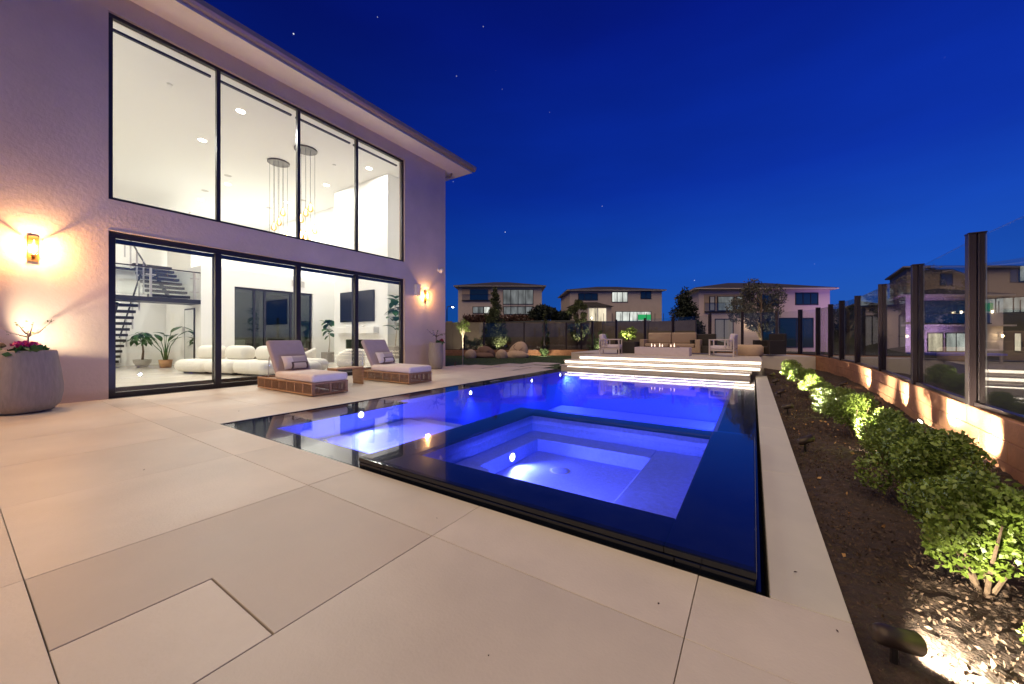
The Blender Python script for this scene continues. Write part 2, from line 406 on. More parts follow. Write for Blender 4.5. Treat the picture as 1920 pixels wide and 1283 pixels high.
# ---------------------------------------------------------------- deck of large porcelain slabs
deck = MB()
deck.box(-10.36, 0.35, -7, 2.07, -0.3, -0.022)
deck.box(-10.36, -6.14, 2.07, 11.0, -0.3, -0.022)
deck = struct(deck.build('deck', 'joint'))
slab_cache = {}
def slab(x0, x1, y0, y1, gap=0.0018, parent=None, m='paver', z=0.0, name='paver'):
    w_, h_ = x1-x0-2*gap, y1-y0-2*gap
    if w_ < 0.03 or h_ < 0.03: return
    k = (round(w_, 3), round(h_, 3), m)
    if k not in slab_cache:
        slab_cache[k] = MB().box(-w_/2, w_/2, -h_/2, h_/2, -0.02, 0).mesh(name, m, bevel=0.0015, seg=1)
    o = obj(name, slab_cache[k], parent or deck, ((x0+x1)/2, (y0+y1)/2, z + random.uniform(-0.0008, 0.0008)))
    return o
G = 1.39
def lay(X0, X1, Y0, Y1, gap=0.0018, parent=None, skip=None):
    xs = [X0] + [v for v in (-0.23-G*k for k in range(20, -2, -1)) if X0+0.05 < v < X1-0.05] + [X1]
    ys = [Y0] + [v for v in (0.22+G*k for k in range(-8, 14)) if Y0+0.05 < v < Y1-0.05] + [Y1]
    for a, b in zip(xs, xs[1:]):
        for c, d in zip(ys, ys[1:]):
            if skip and skip(a, b, c, d): continue
            slab(a, b, c, d, gap, parent)
# the slab with the access lid cut out of its near corner
def is_lid(a, b, c, d): return abs(a+3.01) < 0.02 and abs(c-0.22) < 0.02
lay(-10.36, 0.35, -7, 2.075, skip=is_lid)
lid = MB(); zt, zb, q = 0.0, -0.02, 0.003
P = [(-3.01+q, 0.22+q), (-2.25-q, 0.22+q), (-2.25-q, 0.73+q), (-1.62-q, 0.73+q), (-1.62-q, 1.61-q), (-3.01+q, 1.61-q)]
lid.prism(P, zb, zt).build('paver', mat('paver_brown', (0.52, 0.455, 0.385), 0.45, var=0.05, vscale=1.6, bump=0.06, bscale=60), deck, bevel=0.002, seg=1)  # this slab has a browner tone of its own
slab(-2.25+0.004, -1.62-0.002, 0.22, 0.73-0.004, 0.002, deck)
lay(-10.36, -6.14, 2.075, 11.0)
# pool coping board along the planting bed, in long pieces
for k in range(6):
    y0 = 2.075 + k*1.95; y1 = min(y0+1.95, 13.6)
    slab(0.065, 0.35, y0, y1, 0.002, deck, 'coping', name='coping_slab')
MB().box(0.065, 0.35, 2.08, 13.6, -0.6, -0.022).build('coping_base', 'coping', deck)
# channel grate marks and a few specks of dirt on the slabs
# ---------------------------------------------------------------- lawn with slabs set into it
lawn = MB().prism([(-27, 11.06), (-10.3, 11.06), (-10.3, 11.0), (-6.14, 11.0), (-6.14, 12.6), (-6.6, 13.5), (-6.9, 22.0), (-8.9, 22.9), (-15.6, 18.35), (-27, 11.4)], -0.6, -0.03)
lawn = struct(lawn.build('lawn', 'lawn'))
for (a, b, c, d) in ((-9.9, -8.62, 11.05, 12.35), (-8.5, -7.22, 11.05, 12.35), (-7.1, -6.16, 11.05, 12.35), (-9.1, -7.82, 12.47, 13.77), (-7.7, -6.75, 12.47, 13.5), (-8.5, -7.22, 13.9, 15.1), (-10.3, -9.99, 11.07, 12.0)):
    slab(a, b, c, d, 0.0, lawn)
rng = np.random.default_rng(3)
pts = []
for _ in range(26000):
    x = rng.uniform(-20, -6.9); y = rng.uniform(11.1, 22)
    if y > 22.5 + (x+8.9)*0.66 or (x > -10 and y < 13.9) or (x > -8.6 and y < 15.2): continue
    pts.append((x, y, -0.03))
gr = leaf_mesh('grass', 'lawn', pts, 0.035, rng, up=2.5, aspect=0.25)
stuff(tag(obj('grass', gr), 'short dark green lawn grass beside the bean bags', 'grass'))

# ---------------------------------------------------------------- pool shell, water, spa
pool = MB()
XL, XR, YN, YF = -6.12, 0.02, 2.10, 12.5
IL, IR, IN, IF = -5.72, -0.45, 2.5, 12.05
ps = MB()
ps.box(IL-0.002, IR, IN, IF, -1.35, -1.25)                         # floor
ps.box(IL-0.06, IL, IN, IF, -1.25, -0.05)                    # plaster walls
ps.box(IR, IR+0.06, IN, IF, -1.25, -0.05)
ps.box(IL-0.06, IR+0.06, IF, IF+0.06, -1.25, -0.05)
ps.box(IL-0.06, IR+0.06, IN-0.06, IN, -1.25, -0.05)
ps.box(-5.41, -3.32, 4.75, 5.2, -1.25, -0.42)
ps.box(-5.41, -3.32, 5.2, 5.65, -1.25, -0.72)
pool = struct(ps.build('pool_shell', 'plaster', bevel=0.012, seg=2))
MB().box(-5.41, -3.32, IN, 4.75, -1.25, -0.34).build('tanning_shelf', 'plaster_lit', pool, bevel=0.012)
rim = MB()
rim.box(XL, IL-0.06, YN, YF, -0.7, -0.035); rim.box(IR+0.06, XR, 4.97, YF, -0.7, -0.035)
rim.box(IL-0.06, IR+0.06, IF+0.06, YF, -0.7, -0.035); rim.box(IL-0.06, -3.06, YN, IN-0.06, -0.7, -0.035)
rim.box(IL-0.06, -5.411, IN-0.06, 4.75, -0.049, -0.035)
rim.build('tile_rim', 'blacktile', pool)
edge = MB()
edge.box(XL-0.02, XL, YN-0.02, YF, -0.3, -0.004); edge.box(XL, -3.06, YN-0.02, YN, -0.3, -0.004)
edge.box(XR, XR+0.012, YN, YF, -0.3, -0.003)
edge.build('overflow_edge', 'blacktile', pool)
wt = MB().box(XL, XR, YN, YF, -0.0125, -0.012)
wt.f = [wt.f[1]]
struct(wt.build('water', 'water'))
# spa
SX0, SX1, SY0, SY1, SZ = -3.06, 0.015, 2.10, 4.96, 0.10
AX0, AX1, AY0, AY1 = -2.70, -0.40, 2.46, 4.70
WX0, WX1, WY1 = -2.42, -0.97, 4.36
sp = MB()
sp.box(AX0, AX1, AY0, AY1, -0.62, -0.34)                          # well floor
sp.box(WX1, AX1, AY0, AY1, -0.34, -0.17)                          # right bench
sp.box(AX0, WX1, WY1, AY1, -0.34, -0.17)                          # back bench
sp.box(AX0, WX0, AY0, WY1, -0.34, -0.17)                          # left bench
sp.prism([(WX0, AY0), (-2.12, AY0), (-2.10, 2.85), (-2.20, 2.97), (-2.42, 3.0)], -0.34, -0.12)
spa = struct(sp.build('spa_shell', 'plaster_lit', bevel=0.014, seg=3))
w2 = MB()
w2.box(AX0-0.05, AX0, AY0, AY1, -0.6, 0.04); w2.box(AX1, AX1+0.05, AY0, AY1, -0.6, 0.04)
w2.box(AX0-0.05, AX1+0.05, AY1, AY1+0.05, -0.6, 0.04); w2.box(AX0-0.05, AX1+0.05, AY0-0.05, AY0, -0.6, 0.04)
w2.build('spa_wall', 'plaster_lit', spa)
r2 = MB()
r2.box(SX0+0.004, AX0-0.05, SY0+0.004, SY1-0.004, -0.6, 0.04); r2.box(AX1+0.05, SX1-0.004, SY0+0.004, SY1-0.004, -0.6, 0.04)
r2.box(AX0-0.05, AX1+0.05, AY1+0.05, SY1-0.004, -0.6, 0.04); r2.box(AX0-0.05, AX1+0.05, SY0+0.004, AY0-0.05, -0.6, 0.04)
r2.box(SX0, AX0, SY0, SY1, 0.042, 0.082); r2.box(AX1, SX1, SY0, SY1, 0.042, 0.082)
r2.box(AX0, AX1, AY1, SY1, 0.042, 0.082); r2.box(AX0, AX1, SY0, AY0, 0.042, 0.082)
r2.build('spa_rim', 'blacktile', spa, bevel=0.006, seg=2)
sw = MB().box(SX0+0.012, SX1-0.012, SY0+0.012, SY1-0.012, 0.0985, 0.099); sw.f = [sw.f[1]]
struct(sw.build('water', 'spawater'))
MB().lathe([(0.0, -0.332), (0.085, -0.332), (0.10, -0.336), (0.10, -0.3395)], -1.86, 3.86, 28).build('drain_cover', 'plaster_lit', spa, True)
MB().lathe([(0.105, -0.3385), (0.118, -0.3385), (0.118, -0.3395), (0.105, -0.3395)], -1.86, 3.86, 28, cap=False).build('drain_ring', 'joint', spa)
BLUE = (0.055, 0.10, 1.0); PALE = (0.36, 0.42, 1.0)
def pool_light(label, loc, axis_, e, col, spread=None, tilt=-1.1):
    t = thing('pool_light', label, 'pool light', loc, math.atan2(axis_[1], axis_[0]), 'underwater lights')
    MB().lathe([(0.0, 0.012), (0.035, 0.012), (0.045, 0.0)], n=16).build('lens', 'bluelens', t, True, rot=(0, R(90), 0))
    MB().lathe([(0.045, 0.0), (0.048, 0.014), (0.062, 0.012), (0.064, 0.0)], n=20, cap=False).build('bezel', 'steel', t, True, rot=(0, R(90), 0))
    lamp('bulb', 'SPOT', (0.05, 0, 0.0), e, col, t, 0.03, aim((1, 0, tilt)), spread or 122, 0.8)
    return t
pool_light('blue underwater light over the shallow shelf nearest the lounge chairs', (-5.40, 3.75, -0.085), (1, 0), 110, PALE, 150, -0.20)
pool_light('added blue fill light on the spa side of the shallow shelf', (-3.33, 3.7, -0.10), (-1, 0), 420, PALE, 150, -0.2)  # unseen lamp added to even out the light on the shelf
pool_light('added blue fill light on the near wall of the shallow shelf', (-4.3, IN, -0.10), (0, 1), 300, PALE, 160, 0.0)  # second unseen lamp, added to brighten the shelf
pool_light('blue underwater light midway along the left wall of the pool', (IL, 6.95, -0.16), (1, 0), 900, BLUE)
pool_light('blue underwater light further along the left wall, before the steps', (IL, 9.9, -0.16), (1, 0), 900, BLUE)
pool_light('blue underwater light in the far left corner below the steps', (IL, 11.9, -0.16), (1, 0), 800, BLUE)
pool_light('white blue light low inside the square spa', (WX0, 3.72, -0.245), (1, -0.15), 120, PALE, 150, -0.05)
pool_light('blue light on the near wall inside the square spa', (-1.5, AY0, -0.05), (0, 1), 240, PALE, 150, -0.35)
for yv, lab in ((6.6, 'nearest the spa'), (9.0, 'in the middle'), (11.3, 'nearest the steps')):
    pool_light('added blue fill light on the right pool wall ' + lab, (IR, yv, -0.25), (-1, 0), 420 if yv < 7 else 650, BLUE)  # unseen lamps added along this wall for a more even blue floor
# skimmer plate on the left pool rim
MB().box(-5.99, -5.90, 8.1, 8.5, -0.03, -0.018).build('skimmer_plate', 'concrete', pool)

# ---------------------------------------------------------------- lit steps and the raised terrace
TZ = 0.45
tp = [(-5.72, 13.66), (0.22, 13.66), (0.22, 17.2), (1.95, 17.7), (1.70, 18.5), (1.15, 19.0), (0.45, 19.25), (-1.64, 18.95), (-5.0, 21.0), (-7.2, 22.0), (-7.2, 16.2), (-5.72, 16.2)]
ter = struct(MB().prism(tp, -0.6, TZ-0.03).build('terrace', 'step'))
MB().box(-5.76, 0.24, 13.61, 16.15, TZ-0.03, TZ).build('terrace_slab', 'step', ter, bevel=0.004, seg=1)
MB().prism([(-5.72, 16.16), (0.20, 16.16), (0.20, 17.2), (1.95, 17.7), (1.70, 18.5), (1.15, 19.0), (0.45, 19.25), (-1.64, 18.95), (-5.0, 21.0), (-7.2, 22.0), (-7.2, 16.2)], TZ-0.03, TZ-0.001).build('terrace_slab', 'step', ter)
steps = thing('pool_steps', 'wide pale steps with white light strips at the far end of the pool', 'steps', (0, 0, 0))
def step(x0, x1, y0, y1, z):
    MB().box(x0+0.04, x1-0.04, y0+0.05, y1, z-0.15 if z > 0.16 else -0.5, z-0.035).build('riser', 'step', steps)
    t_ = MB().box(x0, x1, y0, y1-0.002, z-0.034, z-0.001).build('tread', 'step', steps, bevel=0.004, seg=1)
step(-6.05, -0.03, 12.56, 13.13, 0.15)
step(-6.15, 0.22, 13.10, 13.66, 0.30)
for (x0, x1, y, z) in ((-5.70, 0.20, 13.645, 0.415), (-6.10, 0.17, 13.135, 0.265), (-5.75, -0.09, 12.60, 0.115)):
    MB().box(x0, x1, y, y+0.012, z-(0.07 if z > 0.2 else 0.03), z-0.004).build('light_strip', 'led', steps)
MB().box(-6.112, -6.10, 13.16, 13.6, 0.235, 0.262).build('light_strip', 'led', steps)

# ---------------------------------------------------------------- planting bed on the right
bx, by = np.arange(0.35, 2.45, 0.06), np.arange(-3, 19, 0.06)
rng = np.random.default_rng(11)
def fenx(y):
    ys = [-4, 3, 5, 5.9, 8, 10.7, 13.2, 15.2, 17.2, 19]; xs_ = [1.75, 1.88, 1.94, 1.99, 2.1, 2.25, 2.33, 2.26, 2.15, 2.0]
    return float(np.interp(y, ys, xs_))
bed = MB(); nx = len(bx)
for y in by:
    for x in bx:
        bed.v.append((x, y, -0.045 + 0.03*math.sin(x*5+y*1.3)*math.sin(y*2.1) + rng.uniform(-0.014, 0.014) + 0.03*ss(x, 1.2, 2)))
bed.f = [(j*nx+i, j*nx+i+1, (j+1)*nx+i+1, (j+1)*nx+i) for j in range(len(by)-1) for i in range(nx-1)]
struct(bed.build('soil_bed', 'soil', smooth=False))
pts = np.column_stack([rng.uniform(0.38, 1.9, 30000), rng.uniform(1.0, 15, 30000)**1.0, np.full(30000, -0.035)])
pts[:, 2] += rng.uniform(-0.02, 0.02, 30000)
mu = leaf_mesh('mulch', 'mulch', pts, 0.024, rng, up=0.1, aspect=0.5)
stuff(tag(obj('mulch', mu), 'dark bark mulch and debris covering the planting bed', 'mulch'))
pts = np.column_stack([rng.uniform(0.4, 1.6, 130), rng.uniform(1.2, 8, 130), np.full(130, 0.0)])
me = leaf_mesh('fallen_leaves', 'deadleaf', pts, 0.035, rng, up=0.05, aspect=0.6)
stuff(tag(obj('fallen_leaves', me), 'dry yellow fallen leaves scattered over the dark bed', 'leaves'))

pts = np.array([(0.17, 2.35, 0.006), (0.29, 1.97, 0.006), (-0.83, 1.12, 0.006), (-1.75, 1.78, 0.006), (-4.6, 1.0, 0.006), (-0.35, 1.75, 0.006), (-6.9, 2.6, 0.006)])
me = leaf_mesh('leaf_litter', 'soil', pts, 0.02, rng, up=0.0, aspect=0.5)
stuff(tag(obj('leaf_litter', me), 'few dark specks of leaf litter lying on the pale slabs', 'leaves'))

# ---------------------------------------------------------------- block walls and glass fences
def path(points, step_):
    pts_ = [Vector((x, y, 0)) for x, y in points]; dense = []
    for i in range(len(pts_)-1):
        p0, p1, p2, p3 = pts_[max(i-1, 0)], pts_[i], pts_[i+1], pts_[min(i+2, len(pts_)-1)]
        for k in range(30):
            t = k/30
            dense.append(0.5*((2*p1)+(p2-p0)*t+(2*p0-5*p1+4*p2-p3)*t*t+(3*p1-p0-3*p2+p3)*t*t*t))
    dense.append(pts_[-1]); outp = [dense[0]]; acc = 0
    for a, b in zip(dense, dense[1:]):
        L = (b-a).length
        while acc + L >= step_:
            a = a + (b-a)*((step_-acc)/L); L = (b-a).length; acc = 0; outp.append(a.copy())
        acc += L
    return outp
right_line = [(1.75, -3), (1.88, 3), (1.94, 5), (1.99, 5.9), (2.1, 8), (2.25, 10.7), (2.33, 13.2), (2.26, 15.2), (2.13, 17.2), (1.80, 18.5), (1.2, 19.15), (0.5, 19.4), (-1.64, 19.1)]
back_line = [(-1.64, 19.1), (-5.0, 21.15), (-8.7, 22.9), (-12.4, 20.5), (-15.6, 18.35), (-22, 14.0)]
blk = MB().box(-0.297, 0.297, -0.10, 0.10, -0.0975, 0.0975).mesh('block', 'block', bevel=0.008, seg=1)
cap = MB().box(-0.30, 0.30, -0.12, 0.12, -0.02, 0.02).mesh('cap_stone', 'block', bevel=0.006, seg=1)
def block_wall(name, label, line, z0, courses):
    t = thing(name, label, 'wall', (line[0][0], line[0][1], 0)); o0 = Vector((line[0][0], line[0][1], 0))
    for c in range(courses):
        pp = path(line, 0.30)[(c % 2)::2]
        for a, b in zip(pp, pp[1:]):
            m_ = (a+b)/2 - o0; d = b-a
            o = obj('block', blk, t, (m_.x, m_.y, z0+0.0975+c*0.197), (0, 0, math.atan2(d.y, d.x)))
            o.scale = (d.length/0.6, 1, 1)
    return t
rline = [(x+0.03 if x > 1.0 else x, y) for x, y in right_line]
block_wall('garden_wall', 'curved reddish brown block wall under the glass fence along the bed', rline, -0.12, 3)
block_wall('garden_wall', 'low reddish brown block kerb wall behind the lawn and bean bags', back_line[2:], -0.06, 2)
def glass_fence(label, posts, z0, h, wpost=0.125, rail=True):
    t = thing('glass_fence', label, 'fence', (posts[0][0], posts[0][1], z0)); o0 = Vector((posts[0][0], posts[0][1], 0))
    for i, p in enumerate(posts):
        a = Vector((*posts[max(i-1, 0)], 0)); b = Vector((*posts[min(i+1, len(posts)-1)], 0)); d = (b-a).normalized()
        ang = math.atan2(d.y, d.x); c = Vector((p[0], p[1], 0)) - o0
        pm = MB()
        for s in (-1, 1):
            pm.box(-0.05, 0.05, s*wpost*0.27-wpost*0.22, s*wpost*0.27+wpost*0.22, 0, h)
        pm.box(-0.03, 0.03, -wpost*0.06, wpost*0.06, 0, h-0.01)
        po = pm.build('post', 'post', t, loc=(c.x, c.y, 0), rot=(0, 0, ang), bevel=0.004, seg=1)
        MB().box(-0.055, 0.055, -wpost*0.52, wpost*0.52, h, h+0.012).build('post_cap', 'post', po)
        MB().box(-0.053, -0.05, -wpost*0.49, -wpost*0.43, 0.02, h-0.02).build('edge_highlight', 'steel', po)  # pale strip along one post edge stands for its highlight
    for p, q_ in zip(posts, posts[1:]):
        a = Vector((*p, 0)) - o0; b = Vector((*q_, 0)) - o0; L = (b-a).length; m_ = (a+b)/2; ang = math.atan2((b-a).y, (b-a).x)
        MB().box(-L/2+0.06, L/2-0.06, -0.006, 0.006, 0.045, h-0.045).build('pane', 'fencepane', t, loc=(m_.x, m_.y, 0), rot=(0, 0, ang))
        MB().box(-L/2+0.06, L/2-0.06, -0.03, 0.03, 0.0, 0.04).build('bottom_rail', 'post', t, loc=(m_.x, m_.y, 0), rot=(0, 0, ang))
    return t
glass_fence('clear glass fence with dark metal posts on the curved wall at right', [(1.88, 1.6), (1.92, 3.75), (1.96, 5.92), (2.08, 8.03), (2.26, 10.68), (2.35, 13.37), (2.26, 14.9), (2.2, 16.4), (2.05, 18.0), (1.6, 18.95), (0.85, 19.4), (-0.4, 19.35), (-1.64, 19.1)], 0.475, 1.80)
glass_fence('glass fence panels with slim posts along the back of the terrace', [(-1.66, 19.12), (-3.4, 20.2), (-5.0, 21.15), (-6.9, 22.1), (-8.7, 22.9)], TZ, 1.75, 0.09)
glass_fence('glass fence panels with slim posts behind the lawn and bean bags', [(-8.72, 22.88), (-9.3, 22.5), (-10.1, 21.95), (-11.3, 21.2), (-12.4, 20.5), (-14.55, 19.05), (-15.6, 18.35), (-18.5, 16.4)], 0.335, 1.75, 0.07)
# tall rendered boundary wall behind the glass
tw = thing('boundary_wall', 'tall dark tan rendered wall behind the back glass fence', 'wall', (0, 0, 0))
tl = [(-21.5, 18.2), (-18.6, 20.2), (-15.5, 22.3), (-12.4, 24.4), (-9.4, 26.4), (-6.2, 26.6), (-3.0, 25.8)]
for p, q_ in zip(tl, tl[1:]):
    a = Vector((*p, 0)); b = Vector((*q_, 0)); L = (b-a).length; m_ = (a+b)/2
    MB().box(-L/2+0.01, L/2-0.01, -0.1, 0.1, -0.9, 2.22).build('wall_panel', 'tallwall', tw, loc=(m_.x, m_.y, 0), rot=(0, 0, math.atan2((b-a).y, (b-a).x)))
    MB().box(-0.2, 0.2, -0.2, 0.2, -0.9, 2.30).build('pillar', 'tallwall', tw, loc=(p[0], p[1], 0), rot=(0, 0, math.atan2((b-a).y, (b-a).x)))
# bed of soil between fence and wall
struct(MB().prism([(-8.7, 23.0), (-15.6, 18.5), (-22, 14.2), (-22, 18.0), (-9.4, 26.3), (-3, 25.7), (-1.6, 19.3), (-5, 21.4)], -0.9, 0.0).build('soil_bed', 'soil'))
# ================================================================== THE HOUSE
HX = -10.36; T = 0.30
DY = [1.74, 3.51, 5.33, 7.11, 8.95]
house = thing('house', 'large two storey stucco house with tall glazed living room at left', 'house', (HX, 2, 0))
def hp(mb, name, m, **k):
    o = mb.build(name, m, house, **k); o.location = (-HX, -2, 0); return o     # drawn in world metres
y0, y1 = DY[0], DY[-1]
wl = MB()
wl.box(HX-T, HX, -7, y0, -0.3, 7.86); wl.box(HX-T, HX, y1, 11.02, -0.3, 7.86)
wl.box(HX-T, HX, y0, y1, 3.24, 3.84); wl.box(HX-T, HX, y0, y1, 7.46, 7.86)
wl.box(-26, HX-T, 10.78, 11.02, -0.3, 7.86); wl.box(-26.3, -26, -7, 11.02, -0.3, 7.86); wl.box(-26, HX-T, -7.2, -7, -0.3, 7.86)
hp(wl, 'wall', 'stucco')
fl = MB().box(-26, HX-T, -7, 10.78, -0.3, 0.0); hp(fl, 'floor', 'intfloor')
fs = MB().box(HX-T, HX+0.02, y0, y1, -0.3, -0.002); hp(fs, 'threshold', 'joint')
hp(MB().box(-26, HX-T, -7, 10.78, 7.70, 7.86), 'ceiling', 'ceilpaint')
iw = MB()
iw.box(-17.8, -17.5, 5.34, 6.42, 0.0, 3.9); iw.box(-17.8, -17.5, 9.6, 10.76, 0.0, 3.9); iw.box(-17.8, -17.5, 6.42, 9.6, 3.22, 3.9)
iw.box(-21.5, -17.8, 5.34, 5.5, 0.0, 3.9)                 # side of the stair hall
iw.box(-21.8, -21.5, -1.0, 5.34, 0.0, 3.6)                # back of the stair hall
iw.box(-25.98, HX-T-0.002, -1.2, -1.0, 0.0, 7.698)          # party wall at the near end
iw.box(-25.98, HX-T-0.002, 10.70, 10.779, 0.0, 7.698)       # lining of the far end wall
iw.box(HX-T-0.02, HX-T-0.001, y1+0.02, 10.70, 0.0, 7.698)
iw.box(HX-T-0.02, HX-T-0.001, y0, y1, 3.27, 3.81); iw.box(HX-T-0.02, HX-T-0.001, -1.0, y0-0.02, 0.0, 7.698)
iw.box(-25.98, -25.6, -1.0, 10.70, 3.9, 7.698)              # back of the loft
hp(iw, 'interior_wall', 'paint')
lf = MB().box(-25.6, -21.5, -1.0, 5.34, 3.6, 3.9).box(-25.6, -17.8, 5.5, 10.70, 3.905, 3.98)
hp(lf, 'loft_floor', 'paint')
hp(MB().box(-25.2, -21.9, 6.3, 6.5, 3.98, 7.0), 'bulkhead', 'ceilpaint')
# dim room behind the inner glass doors
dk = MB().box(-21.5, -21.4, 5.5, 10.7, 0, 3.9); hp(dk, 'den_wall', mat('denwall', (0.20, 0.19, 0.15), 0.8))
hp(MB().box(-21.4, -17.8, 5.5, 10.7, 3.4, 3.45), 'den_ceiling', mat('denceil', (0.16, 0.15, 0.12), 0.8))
# loft guard rail
for z in (4.9, 4.78):
    hp(MB().box(-17.72, -17.68, 5.4, 10.7, z, z+0.02), 'loft_rail', 'darkframe')
hp(MB().box(-25.59, -25.55, 1.0, 4.2, 3.9, 6.3), 'wood_panel', 'brownpanel')
# eaves
OV = 0.76
sf = MB().box(HX, HX+OV, -7.5, 11.02+OV, 7.86, 7.90).box(-27, HX, 11.02, 11.02+OV, 7.86, 7.90).box(-26.3, HX, -7.2, 11.02, 7.861, 7.90)
hp(sf, 'soffit', 'soffit')
hp(MB().box(HX+OV-0.06, HX+OV, -7.5, 11.02+OV, 7.90, 8.08).box(-27, HX+OV-0.06, 11.02+OV-0.06, 11.02+OV, 7.90, 8.08), 'fascia', 'trim')
gt = MB()
gp = [(0.0, 7.93), (0.02, 7.93), (0.07, 7.95), (0.12, 8.0), (0.13, 8.06), (0.14, 8.10), (0.125, 8.10), (0.11, 8.05), (0.0, 8.05)]
b_ = len(gt.v)
for yy in (-7.5, 11.02+OV+0.12):
    gt.v += [(HX+OV+dx, yy, z) for dx, z in gp]
ng = len(gp)
gt.f += [(i, (i+1) % ng, ng+(i+1) % ng, ng+i) for i in range(ng)] + [tuple(range(ng)), tuple(reversed(range(ng, 2*ng)))]
hp(gt, 'gutter', 'gutter')
ge = MB(); ge.v = [(xx, 11.02+OV+dx, z) for xx in (-27, HX+OV) for dx, z in gp]
ge.f = [(i, (i+1) % ng, ng+(i+1) % ng, ng+i) for i in range(ng)] + [tuple(range(ng)), tuple(reversed(range(ng, 2*ng)))]
hp(ge, 'gutter', 'gutter')
rf = MB(); a, b, c, d = -27.2, HX+OV+0.05, -8, 11.02+OV+0.05
rf.v = [(a, c, 8.081), (b, c, 8.081), (b, d, 8.081), (a, d, 8.081), ((a+b)/2, c+8, 10.4), ((a+b)/2, d-8, 10.4)]
rf.f = [(0, 1, 4), (1, 2, 5, 4), (2, 3, 5), (3, 0, 4, 5), (3, 2, 1, 0)]
hp(rf, 'roof', 'rooftile')
ds = MB().tube([(HX+0.06, 11.02+0.30, 7.84), (HX+0.02, 11.02+0.30, 7.72), (HX-0.15, 11.02+0.06, 7.62), (HX-0.15, 11.02+0.06, 7.3)], 0.04)
hp(ds, 'downspout', 'gutter', smooth=True)
# glazing
def bars(rects, x0, x1):
    m_ = MB()
    for (ya, yb, za, zb) in rects: m_.box(x0, x1, ya, yb, za, zb)
    return m_
def window_unit(name, za, zb, fr, x_in, bottom):
    f_ = bars([(y0, y1, zb-fr, zb), (y0, y1, za, za+bottom), (y0, y0+fr, za+bottom, zb-fr), (y1-fr, y1, za+bottom, zb-fr)] +
              [(v-fr*0.55, v+fr*0.55, za+bottom, zb-fr) for v in DY[1:-1]], x_in, x_in+0.10)
    fo = hp(f_, name, 'darkframe', bevel=0.004, seg=1)
    return fo
up = window_unit('upper_window', 3.842, 7.458, 0.07, HX-0.16, 0.06)
lo = window_unit('sliding_door', 0.0, 3.238, 0.11, HX-0.18, 0.10)
for i in range(4):
    ya, yb = DY[i]+0.04, DY[i+1]-0.04
    MB().box(HX-0.115, HX-0.103, ya, yb, 3.86, 7.43).build('pane', 'pane', up)
    MB().box(HX-0.135, HX-0.123, ya, yb, 0.05, 3.17).build('pane', 'pane', lo)
    xo = HX-0.20 + (0.02 if i % 2 else 0.0)
    # each sliding leaf has its own dark stiles and rails
    lr = bars([(ya, yb, 0.101, 0.19), (ya, yb, 3.04, 3.127), (ya, ya+0.03, 0.19, 3.04), (yb-0.03, yb, 0.19, 3.04)], xo-0.05, xo-0.002)
    lr.build('sliding_leaf', 'darkframe', lo, bevel=0.003, seg=1)
    sh = MB().box(HX-T-0.09, HX-T-0.03, ya+0.02, yb-0.02, 7.30, 7.345)
    sh.build('shade_rail', 'darkframe', up)
hp(MB().box(HX-0.02, HX+0.012, y0-0.03, y1+0.03, 7.46, 7.475), 'window_head', 'trim')
hp(bars([(y0-0.02, y1+0.02, 3.243, 3.262)], HX-0.02, HX+0.012), 'door_head', 'trim')
hp(MB().box(HX, HX+0.06, y0, y1, -0.01, 0.006), 'track', 'black')

# ---------------------------------------------------------------- inner glass doors, fireplace wall, ceiling
ig = bars([(6.42, 9.6, 3.14, 3.22), (6.42, 6.48, 0, 3.14), (9.54, 9.6, 0, 3.14)] + [(v, v+0.07, 0, 3.14) for v in (7.15, 7.55, 8.62)], -17.72, -17.62)
ig = hp(ig, 'inner_door_frame', 'darkframe')
for a, b in ((6.48, 7.15), (7.22, 7.55), (7.62, 8.62), (8.69, 9.54)):
    MB().box(-17.68, -17.668, a, b, 0.02, 3.14).build('pane', 'tintpane', ig)
fp = thing('fireplace', 'white full height chimney breast with mantel inside the living room', 'fireplace', (-14.0, 10.7, 0))
def fpp(mb, name, m, **k): o = mb.build(name, m, fp, **k); o.location = (14.0, -10.7, 0); return o
cb = MB().box(-15.87, -15.02, 9.67, 10.699, 0, 7.698).box(-13.13, -12.19, 9.67, 10.699, 0, 7.698).box(-15.02, -13.13, 9.67, 10.699, 1.07, 7.698).box(-15.02, -13.13, 9.67, 10.699, 0, 0.66)
fpp(cb, 'chimney_breast', 'paint')
fpp(MB().box(-15.02, -13.13, 10.1, 10.2, 0.66, 1.07), 'firebox', 'black')
fpp(MB().box(-15.02, -13.13, 9.70, 9.71, 0.66, 1.07), 'fire_glass', 'tintpane')
fpp(MB().box(-15.5, -12.72, 9.40, 9.668, 1.33, 1.60), 'mantel', 'paint', bevel=0.01)
tv = thing('television', 'large black wall television above the white mantel', 'television', (-14.15, 9.62, 1.82))
MB().box(-1.16, 1.16, -0.03, 0.045, 0, 1.30).build('body', 'black', tv, bevel=0.006)
MB().box(-1.145, 1.145, -0.034, -0.031, 0.015, 1.285).build('screen', 'screen', tv)
sb = MB().box(-14.7, -13.5, 9.45, 9.56, 1.602, 1.68); tag(sb.build('soundbar', 'white', bevel=0.02, smooth=True), 'slim white soundbar on the mantel under the television', 'soundbar')
mi_ = thing('wall_mirror', 'tall black framed mirror on the wall beside the stair hall', 'mirror', (-18.6, 5.33, 0.25))
MB().box(-0.52, 0.52, -0.03, 0.0, 0, 2.05).build('frame', 'darkframe', mi_)
MB().box(-0.46, 0.46, -0.035, -0.031, 0.06, 1.99).build('glass', 'mirror', mi_)
vt = thing('air_vent', 'white slatted air vent high on the living room wall', 'vent', (-17.49, 8.9, 3.45))
MB().box(0, 0.01, -0.3, 0.3, 0, 0.3).build('plate', 'white', vt)
